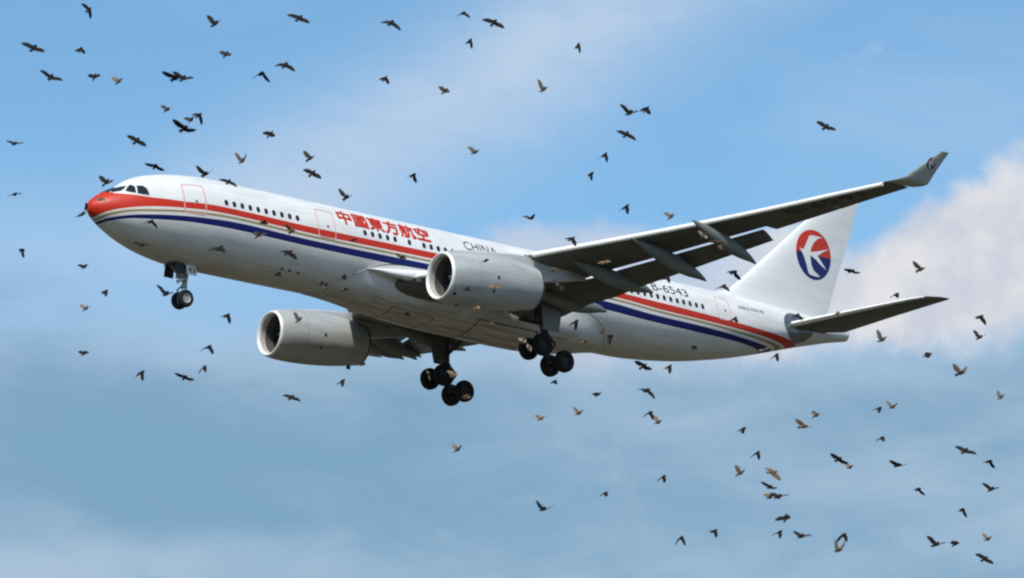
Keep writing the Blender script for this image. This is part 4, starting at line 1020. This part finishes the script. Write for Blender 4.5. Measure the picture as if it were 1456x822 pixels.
("t",(-29.66,-92.5,42.41),(0.133,0.044,0.096),(-0.029,0.223,0.241),(-0.045,-0.273,-0.18),'pale bird with spread wings, under the wing above the outer flap fairing'),
("b",(-28.59,-92.06,42.42),(0.036,-0.163,0.034),(-0.258,0.201,0.06),(0.123,-0.171,-0.254),'rust brown bird with wings spread wide, on the outermost flap track fairing'),
("t",(-37.98,-86.59,36.84),(-0.071,-0.152,0.028),(0.071,0.234,0.222),(-0.069,-0.218,-0.238),'pale bird with half folded wings, against the front starboard main wheel'),
("b",(-36.78,-86.51,37.05),(0.138,-0.021,0.097),(-0.059,0.258,0.197),(-0.016,-0.323,-0.064),'buff bird with raised wings, behind the starboard gear leg'),
("b",(-34.69,-84.61,36.89),(-0.005,-0.165,0.039),(0.006,0.328,0.031),(-0.046,-0.318,-0.076),'tan bird with half folded wings, against the rear starboard main wheel'),
("t",(-35.55,-89.15,38.03),(0.11,0.043,0.122),(0.01,0.281,0.173),(-0.096,-0.29,-0.126),'pale bird with half folded wings, on top of the front port main wheel'),
("t",(-34.38,-88.02,38.18),(0.092,0.069,0.125),(0.087,0.23,0.22),(-0.096,-0.242,-0.202),'pale bird with half folded wings, against the face of the front port main wheel'),
("d",(-27.89,-95.69,38.97),(0.147,0.006,0.085),(0.051,0.326,0.016),(0.074,-0.241,-0.213),'dark bird with wings arched down, on the tailplane root plate'),
("b",(-25.25,-95.03,39.64),(0.139,0.05,0.084),(0.114,0.31,0.012),(-0.051,-0.295,-0.138),'dark brown bird with half folded wings, over the inner tailplane leading edge'),
("t",(-27.56,-93.47,38.13),(0.139,0.04,0.09),(0.048,0.314,0.089),(-0.033,-0.327,0.03),'pale bird with half folded wings, at the rear end of the blue stripe'),
("d",(-61.07,-107.33,33.03),(0.133,0.022,0.104),(-0.268,0.194,-0.051),(0.01,-0.279,-0.176),'dark bird with wings arched down, on the white fuselage behind the nose gear'),
("d",(-54.25,-100.96,35.5),(0.141,-0.012,0.094),(-0.058,0.304,0.114),(0.264,-0.12,-0.18),'dark bird with wings spread wide, on the white fuselage below the second door'),
("d",(-43.48,-84.61,40.15),(0.016,-0.166,0.032),(0.008,0.33,0.007),(-0.034,-0.308,-0.112),'dark bird with half folded wings, beside three black vents on the front belly'),
("d",(-42.5,-82.11,42.87),(0.02,-0.166,0.032),(0.001,0.329,0.023),(0.016,-0.309,-0.116),'dark bird with half folded wings, on the gold line under the front windows'),
("m",(-44.21,-84.36,41.55),(0.102,-0.07,0.116),(-0.055,0.281,0.165),(0.191,-0.264,0.052),'dark bird with paler raised wings, on the blue stripe under the front windows'),
("b",(-49.25,-93.83,38.69),(0.006,-0.166,0.034),(-0.212,0.058,0.253),(-0.022,-0.327,-0.041),'tan bird with raised wings, on the stripes just ahead of the second door'),
]

# ------------------------------------------------------------------ birds
def bird_mat(name, body, wing, trans):
    m = bpy.data.materials.new(name); m.use_nodes = True
    T = NT(m.node_tree); nt = m.node_tree; b = nt.nodes['Principled BSDF']
    o = T.new('ShaderNodeTexCoord').outputs['Object']
    n = T.noise(o, 14, 4, .6)
    T.put(b.inputs['Base Color'], T.mix(T.ramp(n, .3, .7), tuple(c * .6 for c in wing), tuple(c * 1.3 for c in wing)))
    b.inputs['Roughness'].default_value = .8; b.inputs['Specular IOR Level'].default_value = .02
    if trans:
        tr = T.new('ShaderNodeBsdfTranslucent'); tr.inputs[0].default_value = (*[min(1, c * 1.4) for c in wing], 1)
        mx = T.new('ShaderNodeMixShader'); mx.inputs[0].default_value = trans
        out = [x for x in nt.nodes if x.type == 'OUTPUT_MATERIAL'][0]
        nt.links.new(b.outputs[0], mx.inputs[1]); nt.links.new(tr.outputs[0], mx.inputs[2]); nt.links.new(mx.outputs[0], out.inputs[0])
    return m
BM = {'d': (bird_mat("slate_feathers", 0, (.024, .019, .016), 0), bird_mat("slate_wing", 0, (.024, .020, .017), 0)),
      'm': (bird_mat("charcoal_feathers", 0, (.025, .023, .022), 0), bird_mat("sunlit_ash_wing", 0, (.10, .085, .07), .35)),  # wing tone raised to stand in for sun on the feathers
      't': (bird_mat("grey_feathers", 0, (.07, .06, .05), 0), bird_mat("sunlit_pale_wing", 0, (.32, .26, .20), .4)),  # sunlit look of raised wings put into their pale colour
      'b': (bird_mat("brown_feathers", 0, (.14, .09, .055), 0), bird_mat("buff_wing", 0, (.28, .20, .12), .35))}

def bird_mesh(kind, h, a, b):
    """one continuous skin: lofted body with head, beak and tail fan; wings grown out of its flanks"""
    h = Vector(h); a = Vector(a); b = Vector(b)
    L = h.length; fwd = h.normalized()
    lat = (b - a); lat = lat - fwd * lat.dot(fwd)
    if lat.length < .05: lat = fwd.orthogonal()
    lat.normalize(); upv = lat.cross(fwd)
    # rings along the body: position (fraction of half length), half width, half height, drop
    RG = [(-1.0, .050, .006, 0), (-.72, .036, .008, 0), (-.45, .028, .022, 0), (-.2, .042, .042, -.004), (.05, .052, .052, -.006), (.3, .054, .054, -.004), (.52, .044, .046, .002), (.68, .030, .032, .010), (.80, .029, .030, .014), (.90, .022, .022, .012), (.96, .008, .008, .009), (1.06, .002, .002, .004)]
    N = 8; V = []; F = []; MI = []
    for t, w, hh, dr in RG:
        for j in range(N):
            an = 2 * math.pi * (j + .5) / N
            V.append(fwd * (t * L) + lat * (w * 1.14 * math.cos(an)) + upv * (hh * 1.14 * math.sin(an) + dr))
    i0, i1 = 3, 6            # wing root spans rings 3..6; side faces j=7 (right flank) and j=3 (left flank)
    for i in range(len(RG) - 1):
        for j in range(N):
            if i0 <= i < i1 and j in (7, 3): continue
            k = (j + 1) % N
            F.append((i * N + j, i * N + k, (i + 1) * N + k, (i + 1) * N + j)); MI.append(0)
    F.append(tuple(range(N))[::-1]); MI.append(0)
    F.append(tuple((len(RG) - 1) * N + j for j in range(N))); MI.append(0)
    def wing(tip, j, sgn):
        jt, jb = ((j + 1) % N, j) if sgn > 0 else (j, (j + 1) % N)
        loop = [(i * N + jt) for i in range(i0, i1 + 1)] + [(i * N + jb) for i in range(i1, i0 - 1, -1)]   # top rear->front, bottom front->rear
        sh = fwd * (.12 * L) + lat * (sgn * .05)
        span = tip - sh
        out = span.normalized(); nrm = out.cross(fwd)
        nrm = (nrm * sgn).normalized() if nrm.length > .05 else upv
        cd = fwd - out * fwd.dot(out) * .75
        if cd.length < .25: cd = cd + upv * .1
        cd = cd.normalized() * min(1, .45 + cd.length * .55)
        prev = loop
        for f, le, te, th, bend in ((.22, .068, -.100, .009, .010), (.45, .074, -.096, .007, .018), (.68, .056, -.088, .005, .014), (.87, .024, -.072, .003, .006), (1.0, -.012, -.046, .0015, 0)):
            o = len(V); c = sh + span * f + upv * bend
            for q in (0, .33, .67, 1): V.append(c + cd * (te + (le - te) * q) + nrm * (th if 0 < q < 1 else th * .5))
            for q in (1, .67, .33, 0): V.append(c + cd * (te + (le - te) * q) - nrm * (th if 0 < q < 1 else th * .5))
            cur = list(range(o, o + 8))
            for q in range(8):
                k = (q + 1) % 8; F.append((prev[q], prev[k], cur[k], cur[q])); MI.append(1)
            prev = cur
        F.append(tuple(prev)); MI.append(1)
    wing(b, 7, 1); wing(a, 3, -1)
    me = mesh("bird", V, F, list(BM[kind]), mi=MI, angle=60)
    return me
for kind, c, h, a, b, label in BIRDS:
    o = link("bird", bird_mesh(kind, h, a, b), None, c)
    o["label"] = label; o["category"] = "bird"; o["group"] = "birds flocking around the airliner"
